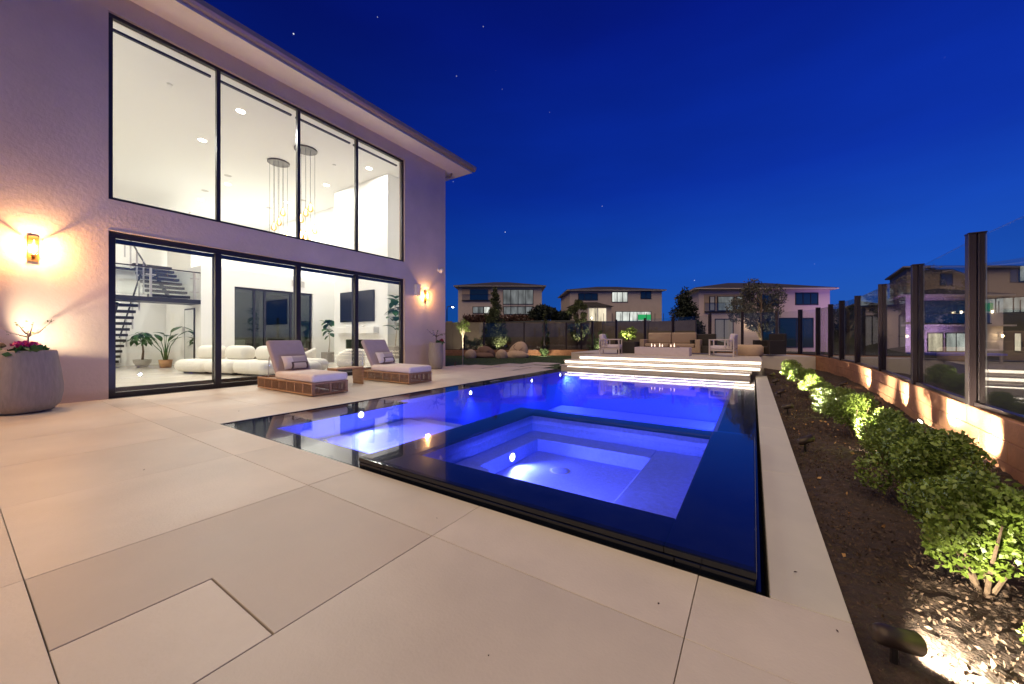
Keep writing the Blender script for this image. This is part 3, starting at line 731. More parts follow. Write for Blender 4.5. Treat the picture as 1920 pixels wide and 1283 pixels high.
for k in range(6): MB().box(0.01, 0.02, -0.28, 0.28, 0.03+k*0.045, 0.045+k*0.045).build('slat', 'concrete', vt)
where = {(-12.4, 4.7): 'nearest the tall window, left pane', (-15.3, 4.7): 'second row, left of the pendants', (-18.8, 6.65): 'far behind the left pendant', (-22.0, 6.7): 'furthest back over the loft at left',
         (-12.45, 9.0): 'in front of the chimney breast, right pane', (-15.37, 9.0): 'left of the chimney breast', (-18.9, 9.1): 'between the two pendants', (-22.0, 9.1): 'furthest back over the loft, centre',
         (-12.4, 1.2): 'near the party wall by the window', (-15.3, 1.2): 'near the party wall further in'}
for (x, y), wh in where.items():
    t = thing('ceiling_light', 'round recessed ceiling light ' + wh, 'ceiling light', (x, y, 7.699), 0, 'recessed ceiling lights')
    MB().lathe([(0.105, -0.003), (0.135, -0.008), (0.14, -0.001)], n=24, cap=False).build('trim_ring', 'white', t, True)
    MB().lathe([(0.0, -0.004), (0.105, -0.004)], n=20, cap=False).build('lens', 'downlight', t)
    lamp('bulb', 'AREA', (0, 0, -0.03), 116, (1.0, 0.97, 0.92), t, 0.16)
for (x, y), wh in {(-17.8, 6.3): 'left of the left pendant', (-18.0, 9.4): 'behind the right pendant', (-20.5, 6.4): 'far back at left', (-20.5, 9.0): 'far back in the centre'}.items():
    t = MB().lathe([(0.0, -0.008), (0.12, -0.008), (0.13, 0.0)], n=24, cap=False).build('ceiling_speaker', mat('spk', (0.55, 0.53, 0.48), 0.8), smooth=False, loc=(x, y, 7.698))
    tag(t, 'flat round ceiling speaker grille ' + wh, 'speaker', 'ceiling speakers')
for (x, y), wh in {(-12.6, 3.2): 'near the window head', (-13.3, 8.1): 'right of the right pendant'}.items():
    t = MB().lathe([(0.0, -0.03), (0.05, -0.03), (0.06, 0.0)], n=20).build('smoke_detector', 'white', smooth=True, loc=(x, y, 7.699)); tag(t, 'small white smoke detector on the ceiling ' + wh, 'detector')
# area lamps without fixtures in the stair hall and over the loft
lamp('hall_light', 'AREA', (-19.6, 2.2, 3.5), 90, (1.0, 0.92, 0.80), None, 0.5)
lamp('loft_light', 'AREA', (-23.4, 3.0, 7.6), 40, (1.0, 0.92, 0.80), None, 0.5)

# ---------------------------------------------------------------- pendants
def pendant(label, x, y, seed):
    r_ = random.Random(seed)
    t = thing('pendant_cluster', label, 'chandelier', (x, y, 7.699), 0, 'pendant clusters')
    MB().lathe([(0.0, -0.05), (0.34, -0.05), (0.36, -0.04), (0.36, 0.0)], n=36).build('canopy', 'canopy', t, False)
    for k in range(8):
        a = 2*math.pi*k/8 + 0.3; rr = 0.28 if k % 2 else 0.20
        px, py = rr*math.cos(a), rr*math.sin(a); L = 1.75 + 1.65*((k*3) % 8)/7 + r_.uniform(-0.1, 0.1)
        cdo = MB().tube([(px, py, -0.05), (px, py, -L)], 0.006, 6).build('cord', 'cord', t)
        MB().lathe([(0.012, 0), (0.02, -0.03), (0.05, -0.12), (0.095, -0.23), (0.10, -0.29), (0.06, -0.35), (0.0, -0.36)], px, py, 14, cap=False).build('glass_drop', 'dropglass', t, True, loc=(0, 0, -L))
        MB().lathe([(0.0, -0.05), (0.018, -0.10), (0.034, -0.20), (0.036, -0.26), (0.0, -0.31)], px, py, 8, cap=False).build('filament', 'filament', cdo, True, loc=(0, 0, -L))
    return t
pendant('cluster of glass drop pendants on a round bronze canopy, left one', -14.85, 6.85, 1)
pendant('cluster of glass drop pendants on a round bronze canopy, behind the mullion', -13.05, 6.90, 2)

# ---------------------------------------------------------------- staircase
stc = thing('staircase', 'floating black tread staircase with glass balustrade in the hall', 'staircase', (-18, 4, 0))
def stp(mb, name, m, **k): o = mb.build(name, m, stc, **k); o.location = (18, -4, 0); return o
stp(MB().box(-18.55, -17.52, 2.75, 5.335, 2.42, 2.575), 'landing', 'tread')
for k in range(11):                                   # lower flight runs back and down from the landing
    z = 2.36 - k*0.212; xa = -18.57 - k*0.265
    stp(MB().box(xa-0.30, xa, 2.75, 3.85, z-0.10, z), 'tread', 'tread', bevel=0.006, seg=1)
for k in range(8):                                    # upper flight climbs back to the loft
    z = 2.76 + k*0.19; xa = -18.30 - k*0.30
    stp(MB().box(xa-0.34, xa, 4.10, 5.25, z-0.10, z), 'tread', 'tread', bevel=0.006, seg=1)
stp(MB().tube([(-18.5, 3.3, 2.35), (-21.4, 3.3, 0.05)], 0.06, 8), 'stringer', 'tread')
stp(MB().tube([(-18.3, 4.68, 2.55), (-20.9, 4.68, 4.10)], 0.06, 8), 'stringer', 'tread')
stp(MB().box(-17.56, -17.51, 2.75, 5.33, 3.58, 3.62), 'handrail', 'darkframe')
stp(MB().tube([(-18.5, 3.90, 3.45), (-21.4, 3.90, 1.15)], 0.028, 8), 'handrail', 'darkframe')
stp(MB().tube([(-18.3, 4.02, 3.70), (-20.9, 4.02, 5.25)], 0.028, 8), 'handrail', 'darkframe')
for yv in (2.95, 3.95, 5.15):
    stp(MB().box(-17.56, -17.51, yv-0.03, yv+0.03, 2.575, 3.58), 'baluster', 'steel')
    stp(MB().box(-17.55, -17.49, yv-0.13, yv+0.13, 2.83, 2.87).box(-17.55, -17.49, yv-0.13, yv+0.13, 3.33, 3.37), 'glass_clamp', 'steel')
stp(MB().box(-17.542, -17.530, 2.98, 5.12, 2.62, 3.56), 'glass_panel', 'fencepane')
for k in range(4):
    xa = -18.7 - k*0.85
    stp(MB().box(xa-0.02, xa+0.02, 3.88, 3.92, 2.25-(k*0.85+0.13)*0.79, 3.32-(k*0.85+0.13)*0.79), 'baluster', 'steel')
    stp(MB().box(xa-0.02, xa+0.02, 4.0, 4.04, 2.75+k*0.55, 3.90+k*0.51), 'baluster', 'steel')
stp(MB().box(-21.45, -21.2, -0.5, 5.3, 3.901, 3.98), 'loft_edge', 'tread')

# ---------------------------------------------------------------- living room furniture
sofa = thing('sectional_sofa', 'low cream boucle sectional sofa with rounded modules', 'sofa', (-13.7, 5.38, 0))
for (x, y, w_, d_, rz) in ((-1.55, -0.62, 1.25, 1.15, 0.35), (-0.35, -0.25, 1.35, 1.15, 0.22), (1.0, 0.10, 1.55, 1.15, 0.18), (1.25, 1.15, 1.15, 1.15, 0.1)):
    p = soft('seat', -w_/2, w_/2, -d_/2, d_/2, 0.06, 0.46, 'boucle', sofa, 0.19, (x, y, 0), (0, 0, rz))
    MB().box(-w_*0.35, w_*0.35, -d_*0.3, d_*0.3, 0, 0.06).build('plinth', 'black', p)
    if y < 1: soft('back_cushion', -w_*0.37, w_*0.37, -0.24, 0.26, 0.42, 0.90, 'boucle', sofa, 0.20, (x-0.05, y+0.20, 0), (0, 0, rz))
def tub_chair(label, x, y, rz, pill=False):
    t = thing('tub_chair', label, 'chair', (x, y, 0), rz, 'tub chairs')
    MB().lathe([(0.0, 0.0), (0.34, 0.0), (0.36, 0.06)], n=28).build('base', 'darkframe', t)
    MB().lathe([(0.0, 0.06), (0.36, 0.06), (0.40, 0.14), (0.40, 0.36), (0.34, 0.42), (0.0, 0.43)], n=28).build('seat', 'boucle', t, True)
    bk = MB(); nseg = 24
    for k in range(nseg+1):
        a = math.pi*(-0.15 + 1.3*k/nseg); f_ = 0.5-0.5*math.cos(2*math.pi*k/nseg); h_ = 0.48 + 0.30*f_**0.7
        ca, sa = math.cos(a), math.sin(a)
        for (r_, z) in ((0.40, 0.10), (0.47, 0.14), (0.49, h_-0.08), (0.45, h_), (0.40, h_-0.05), (0.38, 0.38)):
            bk.v.append((r_*ca, r_*sa, z))
    for k in range(nseg):
        for j in range(6):
            j2 = (j+1) % 6; bk.f.append((k*6+j, (k+1)*6+j, (k+1)*6+j2, k*6+j2))
    bk.f += [tuple(range(6)), tuple(reversed(range(nseg*6, nseg*6+6)))]
    bk.build('backrest', 'boucle', t, True)
    return t
tub_chair('cream tub chair with brown cushion near the inner glass doors', -14.2, 7.35, -0.6)
tub_chair('cream tub chair with its back to the glass, before the fireplace', -12.3, 8.15, -1.9)
pc = thing('cushion', 'brown scatter cushion standing in the far tub chair', 'cushion', (-14.2, 7.33, 0.435), 0.8)
soft('cover', -0.24, 0.24, -0.07, 0.07, 0, 0.34, 'pillowdark', pc, 0.069, rot=(R(-14), 0, 0))
po = soft('pouf', -0.42, 0.42, -0.42, 0.42, 0.0, 0.42, 'boucle', None, 0.2, (-11.75, 6.15, 0.0)); tag(po, 'round cream boucle pouf behind the near lounge chair', 'pouf')
ct = thing('coffee_table', 'small pale wood table between sofa and tub chairs', 'table', (-12.9, 6.85, 0))
MB().box(-0.5, 0.5, -0.3, 0.3, 0.30, 0.36).build('table_top', 'palewood', ct, bevel=0.005)
for s in (-1, 1): MB().box(s*0.5-0.03 if s < 0 else 0.44, -0.44 if s < 0 else 0.5, -0.3, 0.3, 0, 0.299).build('leg', 'palewood', ct)
con = thing('console', 'low pale console in the dim room behind the inner doors', 'console', (-19.6, 6.5, 0))
MB().box(-0.5, 0.5, -0.6, 1.2, 0, 0.75).build('body', 'palewood', con, bevel=0.01)
for (n_, m_, lab, x, y, sx, sy, sz) in (('picture_frame', 'black', 'small black picture frame on the console', -0.1, -0.3, 0.04, 0.3, 0.34), ('storage_box', 'wood', 'small brown box on the console', 0.0, 0.15, 0.3, 0.34, 0.24), ('stacked_books', 'white', 'pale stack of books and papers on the console', 0.1, 0.75, 0.35, 0.5, 0.30)):
    o = MB().box(-sx/2, sx/2, -sy/2, sy/2, 0, sz).build(n_, m_, None, bevel=0.01, loc=(-19.6+x, 6.5+y, 0.751)); tag(o, lab, n_.split('_')[-1])

# big-leaved indoor plants: each leaf a blade of its own
def blade(L, W, droop, fold=0.12, n=6):
    m_ = MB()
    for k in range(n+1):
        t = k/n; w_ = W*math.sin(math.pi*min(1, t*0.96+0.04))**0.8; x = L*t; z = -droop*L*t*t
        m_.v += [(x, -w_/2, z+fold*w_), (x, 0, z), (x, w_/2, z+fold*w_)]
    for k in range(n):
        b = k*3; m_.f += [(b, b+3, b+4, b+1), (b+1, b+4, b+5, b+2)]
    return m_
def add_leaf(t, mesh, p, yaw, pitch, s):
    o = obj('leaf', mesh, t, p, (0, -pitch, yaw)); o.scale = (s, s, s); return o
def potted(label, loc, kind):
    t = thing('potted_plant', label, 'plant', loc, 0); r_ = random.Random(label)
    if kind == 'paradise':
        MB().lathe([(0.0, 0), (0.17, 0), (0.21, 0.30), (0.19, 0.30), (0.18, 0.26), (0.0, 0.26)], n=24).build('pot', 'wood', t, True)
        lm = blade(0.55, 0.26, 0.25).mesh('leaf', 'indoorleaf', True)
        for k in range(9):
            a = k*2.4; sp_ = r_.uniform(0.08, 0.42); h_ = r_.uniform(0.65, 1.45)
            tip = (sp_*math.cos(a), sp_*math.sin(a), h_)
            MB().tube([(0.04*math.cos(a), 0.04*math.sin(a), 0.25), (tip[0]*0.4, tip[1]*0.4, 0.25+(h_-0.25)*0.6), tip], 0.018, 6, 0.01).build('stem', 'indoorleaf', t, True)
            add_leaf(t, lm, tip, a + r_.uniform(-0.5, 0.5), r_.uniform(0.2, 1.1), r_.uniform(0.8, 1.15))
    elif kind == 'money':
        MB().lathe([(0.0, 0), (0.15, 0), (0.26, 0.16), (0.27, 0.28), (0.24, 0.28), (0.22, 0.24), (0.0, 0.24)], n=24).build('pot', 'potwhite', t, True)
        MB().tube([(0, 0, 0.22), (0.03, 0.02, 0.6), (0, 0, 1.0)], 0.04, 8, 0.025).build('trunk', 'bark', t, True)
        lm = blade(0.36, 0.13, 0.55).mesh('leaf', 'indoorleaf', True)
        for k in range(10):
            a = k*2.4; c_ = (0.26*math.cos(a)*(0.4+k/12), 0.26*math.sin(a)*(0.4+k/12), 1.35-k*0.045)
            MB().tube([(0, 0, 0.98), (c_[0]*0.6, c_[1]*0.6, (c_[2]+1.05)/2), c_], 0.012, 5).build('stem', 'indoorleaf', t)
            for j in range(6): add_leaf(t, lm, c_, a+j*1.05, r_.uniform(-0.25, 0.35), r_.uniform(0.75, 1.1))
    else:
        MB().box(-0.24, 0.24, -0.24, 0.24, 0, 0.46).build('pot', 'concrete', t, bevel=0.02)
        H_ = 1.95 if kind == 'fig' else 2.3
        MB().tube([(0, 0, 0.4), (0.05, 0.02, 1.0), (-0.02, 0, H_)], 0.025, 8, 0.012).build('trunk', 'palebark', t, True)
        lm = blade(0.42, 0.28, 0.35, 0.08).mesh('leaf', 'indoorleaf', True)
        for k in range(17 if kind == 'fig' else 30):
            z = H_ - (0.62 if kind == 'fig' else 1.3)*((k % 15)/15) + r_.uniform(-0.05, 0.1)
            add_leaf(t, lm, (0.02*math.cos(k), 0.02*math.sin(k), z), k*2.4, r_.uniform(-0.5, 0.8), r_.uniform(0.75, 1.15))
        if kind == 'fig': add_leaf(t, lm, (0.03, 0, 1.25), -2.6, -0.5, 0.7)
    return t
potted('small umbrella leaved money tree in a white bowl by the stairs', (-20.4, 4.35, 0), 'money')
potted('bird of paradise plant with broad leaves in a brown pot', (-19.0, 4.70, 0), 'paradise')
potted('tall thin fiddle leaf fig in a grey box pot left of the fireplace', (-16.7, 9.9, 0), 'fig')
potted('bushy fiddle leaf fig in the corner right of the television', (-11.66, 9.60, 0.35), 'bushy')
MB2 = MB().box(-0.3, 0.3, -0.3, 0.3, 0, 0.348); o = MB2.build('plant_stand', 'white', None, bevel=0.01, loc=(-11.66, 9.60, 0)); tag(o, 'low white stand under the corner fiddle leaf fig', 'stand')
# ================================================================== ON AND BY THE HOUSE WALL
WARM = (1.0, 0.56, 0.24)
def sconce(label, y, e=26):
    t = thing('wall_sconce', label, 'wall lamp', (HX, y, 2.48), 0, 'wall sconces')
    MB().box(0, 0.025, -0.06, 0.06, 0.0, 0.45).build('back_plate', 'brass', t, bevel=0.004)
    MB().lathe([(0.0, 0.08), (0.034, 0.08), (0.036, 0.09), (0.036, 0.11), (0.0, 0.115)], 0.13, 0, 24).build('holder', 'brass', t, True)
    MB().box(0.025, 0.06, -0.02, 0.02, 0.085, 0.105).build('arm', 'brass', t)
    MB().lathe([(0.105, 0.03), (0.105, 0.40), (0.101, 0.40), (0.101, 0.03)], 0.13, 0, 28, cap=False).build('glass_cylinder', 'amberglass', t, True)
    MB().lathe([(0.0, 0.115), (0.006, 0.125), (0.008, 0.17), (0.008, 0.30), (0.006, 0.35), (0.0, 0.36)], 0.13, 0, 14, cap=False).build('lamp_tube', 'bulb', t, True)
    lamp('bulb', 'POINT', (0.13, 0, 0.24), e, WARM, t, 0.055)
    return t
sconce('lit glass cylinder wall sconce above the big planter at left', 0.85, 150)
sconce('lit glass cylinder wall sconce near the far corner of the house', 9.92, 70)
sconce('lit glass cylinder wall sconce further left along the same wall', -1.7, 260)
sp_ = thing('outdoor_speaker', 'slim white box speaker on the wall beside the far sconce', 'speaker', (HX, 9.5, 2.70))
MB().box(0, 0.12, -0.10, 0.10, 0, 0.40).build('case', 'white', sp_, bevel=0.015)
MB().box(0.121, 0.124, -0.085, 0.085, 0.02, 0.38).build('grille', 'potwhite', sp_)
cm = thing('security_camera', 'small white security camera on a bracket under the house corner', 'camera', (HX, 10.62, 3.80))
MB().box(0, 0.02, -0.05, 0.05, -0.05, 0.05).build('bracket', 'white', cm)
MB().tube([(0.02, 0, 0), (0.10, 0.02, -0.02)], 0.018).build('arm', 'white', cm)
MB().lathe([(0.0, -0.13), (0.05, -0.13), (0.055, -0.11), (0.055, 0.07), (0.03, 0.09), (0.0, 0.09)], n=18).build('housing', 'white', cm, True, loc=(0.15, 0.02, -0.03), rot=(R(70), 0, R(60)))
MB().lathe([(0.0, -0.134), (0.036, -0.134), (0.036, -0.131)], n=16, cap=False).build('lens', 'black', cm, loc=(0.15, 0.02, -0.03), rot=(R(70), 0, R(60)))
so_ = MB().box(0, 0.012, -0.06, 0.06, 0, 0.10).build('outlet_cover', 'stucco', None, loc=(HX, 9.55, 0.55)); tag(so_, 'flush wall outlet cover left of the far planter', 'outlet')

def planter(label, x, y, prof):
    t = thing('planter', label, 'planter', (x, y, 0), 0, 'tall rounded planters')
    MB().lathe(prof, n=48).build('pot', 'concrete', t, True)
    rt = [p for p in prof][-3][0]
    zt_ = max(p[1] for p in prof)
    MB().lathe([(0.0, zt_-0.05), (rt*0.93, zt_-0.06)], n=32, cap=False).build('soil', 'soil', t)
    return t
planter('big rounded grey concrete planter at the left under the sconce', -9.68, 0.70, [(0.0, 0), (0.22, 0.0), (0.31, 0.03), (0.38, 0.12), (0.41, 0.30), (0.41, 0.42), (0.385, 0.68), (0.345, 0.96), (0.335, 0.98), (0.31, 0.98), (0.305, 0.90)])
planter('smaller rounded grey planter by the far corner of the house', -9.85, 9.98, [(0.0, 0), (0.19, 0.0), (0.23, 0.03), (0.26, 0.14), (0.275, 0.34), (0.27, 0.6), (0.255, 0.95), (0.25, 0.97), (0.22, 0.97), (0.215, 0.90)])

def sapling(label, loc, h, seed, m='palebark', spread=0.35, nb=6, leaves=40, lm='boxleaf', ls=0.035):
    r_ = random.Random(seed); g_ = np.random.default_rng(seed)
    t = thing('young_tree', label, 'plant', loc, 0)
    tk = MB().tube([(0, 0, -0.05), (0.01, 0.0, h*0.4), (0.0, 0.01, h*0.62)], 0.022*h/0.5*0.7, 8, 0.015)
    cs = []
    for k in range(nb):
        a = k*2.4 + r_.uniform(-.3, .3); z0 = h*(0.45+0.16*k/nb); L = spread*r_.uniform(0.7, 1.2)
        p1 = (0.5*L*math.cos(a), 0.5*L*math.sin(a), z0+0.25*(h-z0)); p2 = (L*math.cos(a), L*math.sin(a), z0 + r_.uniform(0.2, 1.0)*(h-z0))
        tk.tube([(0, 0, z0), p1, p2], 0.012, 6, 0.004)
        for j in range(leaves//nb):
            f_ = r_.uniform(0.5, 1.05); cs.append((p2[0]*f_+r_.gauss(0, .02), p2[1]*f_+r_.gauss(0, .02), p1[2]+(p2[2]-p1[2])*(f_-0.5)*2+r_.gauss(0, .02)))
    tk.build('trunk', m, t, True)
    obj('leaf_cluster', leaf_mesh('leaf_cluster', lm, cs, ls, g_), t)
    return t
sapling('small bare branched tree growing in the big left planter', (-9.70, 0.74, 0.93), 0.52, 5, leaves=36)
sapling('wispy young plant with thin stems in the far planter', (-9.85, 9.98, 0.92), 0.55, 9, m='bark', spread=0.38, leaves=48, lm='greyleaf', ls=0.05)
def flowers(label, loc, n_, sp, pet, seed):
    g_ = np.random.default_rng(seed); t = thing('flowers', label, 'flowers', loc, 0)
    c = np.column_stack([g_.normal(0, sp, 160), g_.normal(0, sp*1.1, 160), g_.uniform(0, 0.06, 160)])
    obj('foliage', leaf_mesh('foliage', 'indoorleaf', c, 0.10, g_, up=0.6, aspect=0.7), t)
    for k in range(n_):
        x, y = g_.normal(0, sp), g_.normal(0, sp*1.2); z = g_.uniform(0.10, 0.15)
        cc = np.column_stack([g_.normal(x, .02, 26), g_.normal(y, .02, 26), g_.normal(z, .015, 26)])
        obj('blossom', leaf_mesh('blossom', pet, cc, 0.045, g_, up=0.8, aspect=0.9), t)
flowers('magenta flowers with green leaves in the big left planter', (-9.50, 0.72, 0.93), 8, 0.075, 'petal', 4)
flowers('dark red flowers with small leaves in the far planter', (-9.72, 10.05, 0.92), 4, 0.05, 'petaldark', 6)
def spotlight(label, loc, to, e, angle=70, col=(1.0, 0.87, 0.62), s=1.0, group='garden spotlights'):
    t = thing('garden_spotlight', label, 'spotlight', loc, 0, group)
    d = (Vector(to)-Vector(loc)-Vector((0, 0, 0.09*s))).normalized(); rot_ = d.to_track_quat('Z', 'Y').to_euler()
    MB().tube([(0, 0, -0.06), (0, 0, 0.07*s)], 0.012*s, 8).build('stake', 'black', t)
    MB().lathe([(0.0, -0.075*s), (0.024*s, -0.075*s), (0.036*s, -0.05*s), (0.040*s, 0.08*s), (0.036*s, 0.08*s), (0.034*s, 0.05*s)], n=20, cap=False).build('housing', 'bronze', t, True, loc=(0, 0, 0.10*s), rot=rot_)
    MB().lathe([(0.0, 0.052*s), (0.034*s, 0.052*s)], n=16, cap=False).build('lens', 'spotlens', t, loc=(0, 0, 0.10*s), rot=rot_)
    l_ = lamp('bulb', 'SPOT', tuple(Vector((0, 0, 0.10*s)) + d*0.09*s), e, col, t, 0.025, aim(d), angle, 0.6)
    return t
spotlight('small dark spotlight at the left edge of the big planter', (-9.72, 0.46, 0.93), (-10.25, 1.35, 1.62), 95, 100, (1.0, 0.80, 0.52))

# ---------------------------------------------------------------- lounge chairs
def lounger(label, x, y, rz=0):
    t = thing('lounge_chair', label, 'lounge chair', (x, y, 0), rz, 'lounge chairs')
    L, W, h = 2.32, 0.78, 0.275
    # x = 0 foot end (right), runs to -L
    fr = MB()
    for z in (0.02, h-0.035):
        fr.box(-L, 0, 0, 0.03, z, z+0.035); fr.box(-L, 0, W-0.03, W, z, z+0.035)
        fr.box(-L, -L+0.03, 0.03, W-0.03, z, z+0.035); fr.box(-0.03, 0, 0.03, W-0.03, z, z+0.035)
    n_ = 7
    for k in range(n_+1):
        xa = -L + 0.004 + k*(L-0.038)/n_
        fr.box(xa, xa+0.03, 0.001, 0.029, 0.055, h-0.035); fr.box(xa, xa+0.03, W-0.029, W-0.001, 0.055, h-0.035)
    for yv in (0.03, W/2-0.015, W-0.06):
        for xa in (-L+0.001, -0.029): fr.box(xa, xa+0.028, yv, yv+0.03, 0.055, h-0.035)
    fr.build('frame', 'wicker', t, bevel=0.006, seg=2)
    for k in range(n_):
        xa = -L + 0.034 + k*(L-0.038)/n_; xb = -L + 0.004 + (k+1)*(L-0.038)/n_
        for yv in (0.015, W-0.015):
            rp = MB(); nr = 11
            for j in range(nr):
                xx = xa + (xb-xa)*(j+0.5)/nr; rp.box(xx-0.0055, xx+0.0055, yv-0.004, yv+0.004, 0.056, h-0.036)
            rp.build('rope_panel', 'rope', t)
    for (ya, yb) in ((0.06, W/2-0.015), (W/2+0.015, W-0.06)):
        for xx in (-L+0.015, -0.015):
            rp = MB(); nr = 11
            for j in range(nr):
                yy = ya + (yb-ya)*(j+0.5)/nr; rp.box(xx-0.004, xx+0.004, yy-0.006, yy+0.006, 0.056, h-0.036)
            rp.build('rope_panel', 'rope', t)
    for xx in (-L+0.12, -0.14):
        for yy in (0.1, W-0.1): MB().box(xx-0.02, xx+0.02, yy-0.02, yy+0.02, 0, 0.02).build('foot', 'black', t)
    MB().box(-L+0.04, -0.04, 0.04, W-0.04, h-0.05, h-0.036).build('platform', 'wicker', t)
    soft('mattress', -1.52, 0.02, 0.0, W, h+0.002, h+0.165, 'mattress', t, 0.06)
    soft('back_cushion', -0.88, 0.0, 0.01, W-0.01, 0.0, 0.13, 'backcush', t, 0.05, (-1.50, 0, h+0.05), (0, R(56), 0))
    pr = MB().tube([(-2.02, 0.1, h), (-1.98, 0.1, h+0.46)], 0.012, 6).tube([(-2.02, W-0.1, h), (-1.98, W-0.1, h+0.46)], 0.012, 6)
    pr.build('prop_stay', 'steel', t)
    return t
def lounge_pillow(label, x, y, z, rz):
    t = thing('pillow', label, 'pillow', (x, y, z), rz, 'lounge pillows')
    n_ = 12; m_ = MB()
    W_, H_ = 0.56, 0.33
    for j in range(n_+1):
        for i in range(n_+1):
            u = i/n_*2-1; v = j/n_*2-1
            th = 0.075*((1-u**4)*(1-v**4))**0.5
            px = u*W_/2*(1-0.05*(1-v*v)); pz = v*H_/2*(1-0.06*(1-u*u))
            m_.v.append((px, -th, pz))
    for j in range(n_+1):
        for i in range(n_+1):
            m_.v.append((m_.v[j*(n_+1)+i][0], -m_.v[j*(n_+1)+i][1]+0.002, m_.v[j*(n_+1)+i][2]))
    o2 = (n_+1)**2
    faces = {'a': [], 'b': [], 'c': []}
    for j in range(n_):
        for i in range(n_):
            q = (j*(n_+1)+i, j*(n_+1)+i+1, (j+1)*(n_+1)+i+1, (j+1)*(n_+1)+i)
            k = 'b' if (i >= 4 and j >= 5) else ('c' if (i in (3, 10) and j < 5) or (j in (4,) and i > 3) else 'a')
            faces[k].append(q); faces['a'].append(tuple(o2+a for a in reversed(q)))
    for k, mm in (('a', 'pillowlight'), ('b', 'pillow'), ('c', 'pillowdark')):
        mb = MB(); mb.v = m_.v; mb.f = faces[k]
        me = mb.mesh({'a': 'cover', 'b': 'centre_patch', 'c': 'dark_band'}[k], mm, True)
        bm = bmesh.new(); bm.from_mesh(me); bmesh.ops.delete(bm, geom=[v for v in bm.verts if not v.link_faces], context='VERTS'); bm.to_mesh(me); bm.free()
        obj({'a': 'cover', 'b': 'centre_patch', 'c': 'dark_band'}[k], me, t, (0, 0, 0.17), (R(-30), 0, 0))
    return t
lounger('near woven base lounge chair with raised back, closest to the spa', -7.28, 3.97)
lounger('far woven base lounge chair with raised back, near the house corner', -7.14, 6.30)
lounge_pillow('patchwork pillow on the near lounge chair', -8.66, 4.36, 0.45, R(90))
lounge_pillow('patchwork pillow on the far lounge chair', -8.52, 6.69, 0.45, R(90))
st_ = thing('side_table', 'small wooden waterfall side table between the two lounge chairs', 'table', (-8.45, 5.45, 0))
MB().box(-0.20, 0.20, -0.36, 0.36, 0.40, 0.435).build('table_top', 'wood', st_, bevel=0.003)
for s in (-1, 1): MB().box(-0.20, 0.20, (-0.36 if s < 0 else 0.325), (-0.325 if s < 0 else 0.36), 0, 0.399).build('leg', 'wood', st_, bevel=0.003)

# ---------------------------------------------------------------- bean bags on the lawn
def blob(name, m, parent, rx, ry, h, loc, seed, peak=(0, 0), seg=28):
    g_ = random.Random(seed); mb = MB(); rows = 16
    ph = [g_.uniform(0, 6) for _ in range(6)]
    for j in range(rows+1):
        v = j/rows; z = h*v
        r_ = (max(0.0, 1-((v-0.28)/0.74)**2 if v > 0.28 else 1-((0.28-v)/0.75)**2))**0.5
        for i in range(seg):
            a = 2*math.pi*i/seg
            k = 1 + 0.05*math.sin(2*a+ph[0]+3*v) + 0.03*math.sin(5*a+ph[1]+6*v)
            mb.v.append((rx*r_*k*math.cos(a)+peak[0]*v*v, ry*r_*k*math.sin(a)+peak[1]*v*v, z))
    for j in range(rows):
        for i in range(seg):
            i2 = (i+1) % seg; mb.f.append((j*seg+i, j*seg+i2, (j+1)*seg+i2, (j+1)*seg+i))
    mb.f.append(tuple(reversed(range(seg)))); mb.f.append(tuple(range(rows*seg, rows*seg+seg)))
    return mb.build(name, m, parent, True, loc=loc)
def bean(label, loc, m, h, seed, peak):
    t = thing('bean_bag', label, 'bean bag', loc, YAW, 'bean bag seats')
    blob('bag', m, t, 0.56, 0.42, h, (0.12, 0.18, 0), seed, peak)
    blob('seat_bulge', m, t, 0.66, 0.46, h*0.46, (0.02, -0.16, 0), seed+1, (0, 0.05))
    for s_, k_ in ((-1, 0.30), (1, 0.26)):
        pts_ = [(0.12+s_*k_*math.sin(math.pi*q/10)+peak[0]*(q/10)**2, 0.18-0.40*math.cos(math.pi*q/20)+peak[1]*(q/10)**2, h*(0.42+0.56*q/10)) for q in range(11)]
        MB().tube(pts_, 0.012, 5).build('piping', 'beandark', t, True)
    MB().tube([(0.12+peak[0]-0.08, 0.15+peak[1], h*0.96), (0.12+peak[0]+0.02, 0.16+peak[1], h+0.05), (0.12+peak[0]+0.1, 0.15+peak[1], h*0.95)], 0.014, 6).build('handle', m, t, True)
bean('pale tan bean bag with a peaked back on the lawn', (-11.52, 18.15, -0.03), 'beanfab', 0.92, 3, (0.15, 0.1))
bean('dark brown low bean bag at the left of the lawn', (-13.2, 17.2, -0.03), 'beandark', 0.66, 8, (-0.05, 0.1))
for lab, loc, sd_, m_ in (('round tan pouf in front of the pale bean bag', (-11.85, 17.15, -0.03), 2, 'beanfab'), ('round reddish pouf in front of the dark bean bag', (-13.35, 16.25, -0.03), 5, 'beanfab')):
    o = blob('pouf', m_, None, 0.33, 0.33, 0.50, loc, sd_); tag(o, lab, 'pouf', 'lawn poufs')

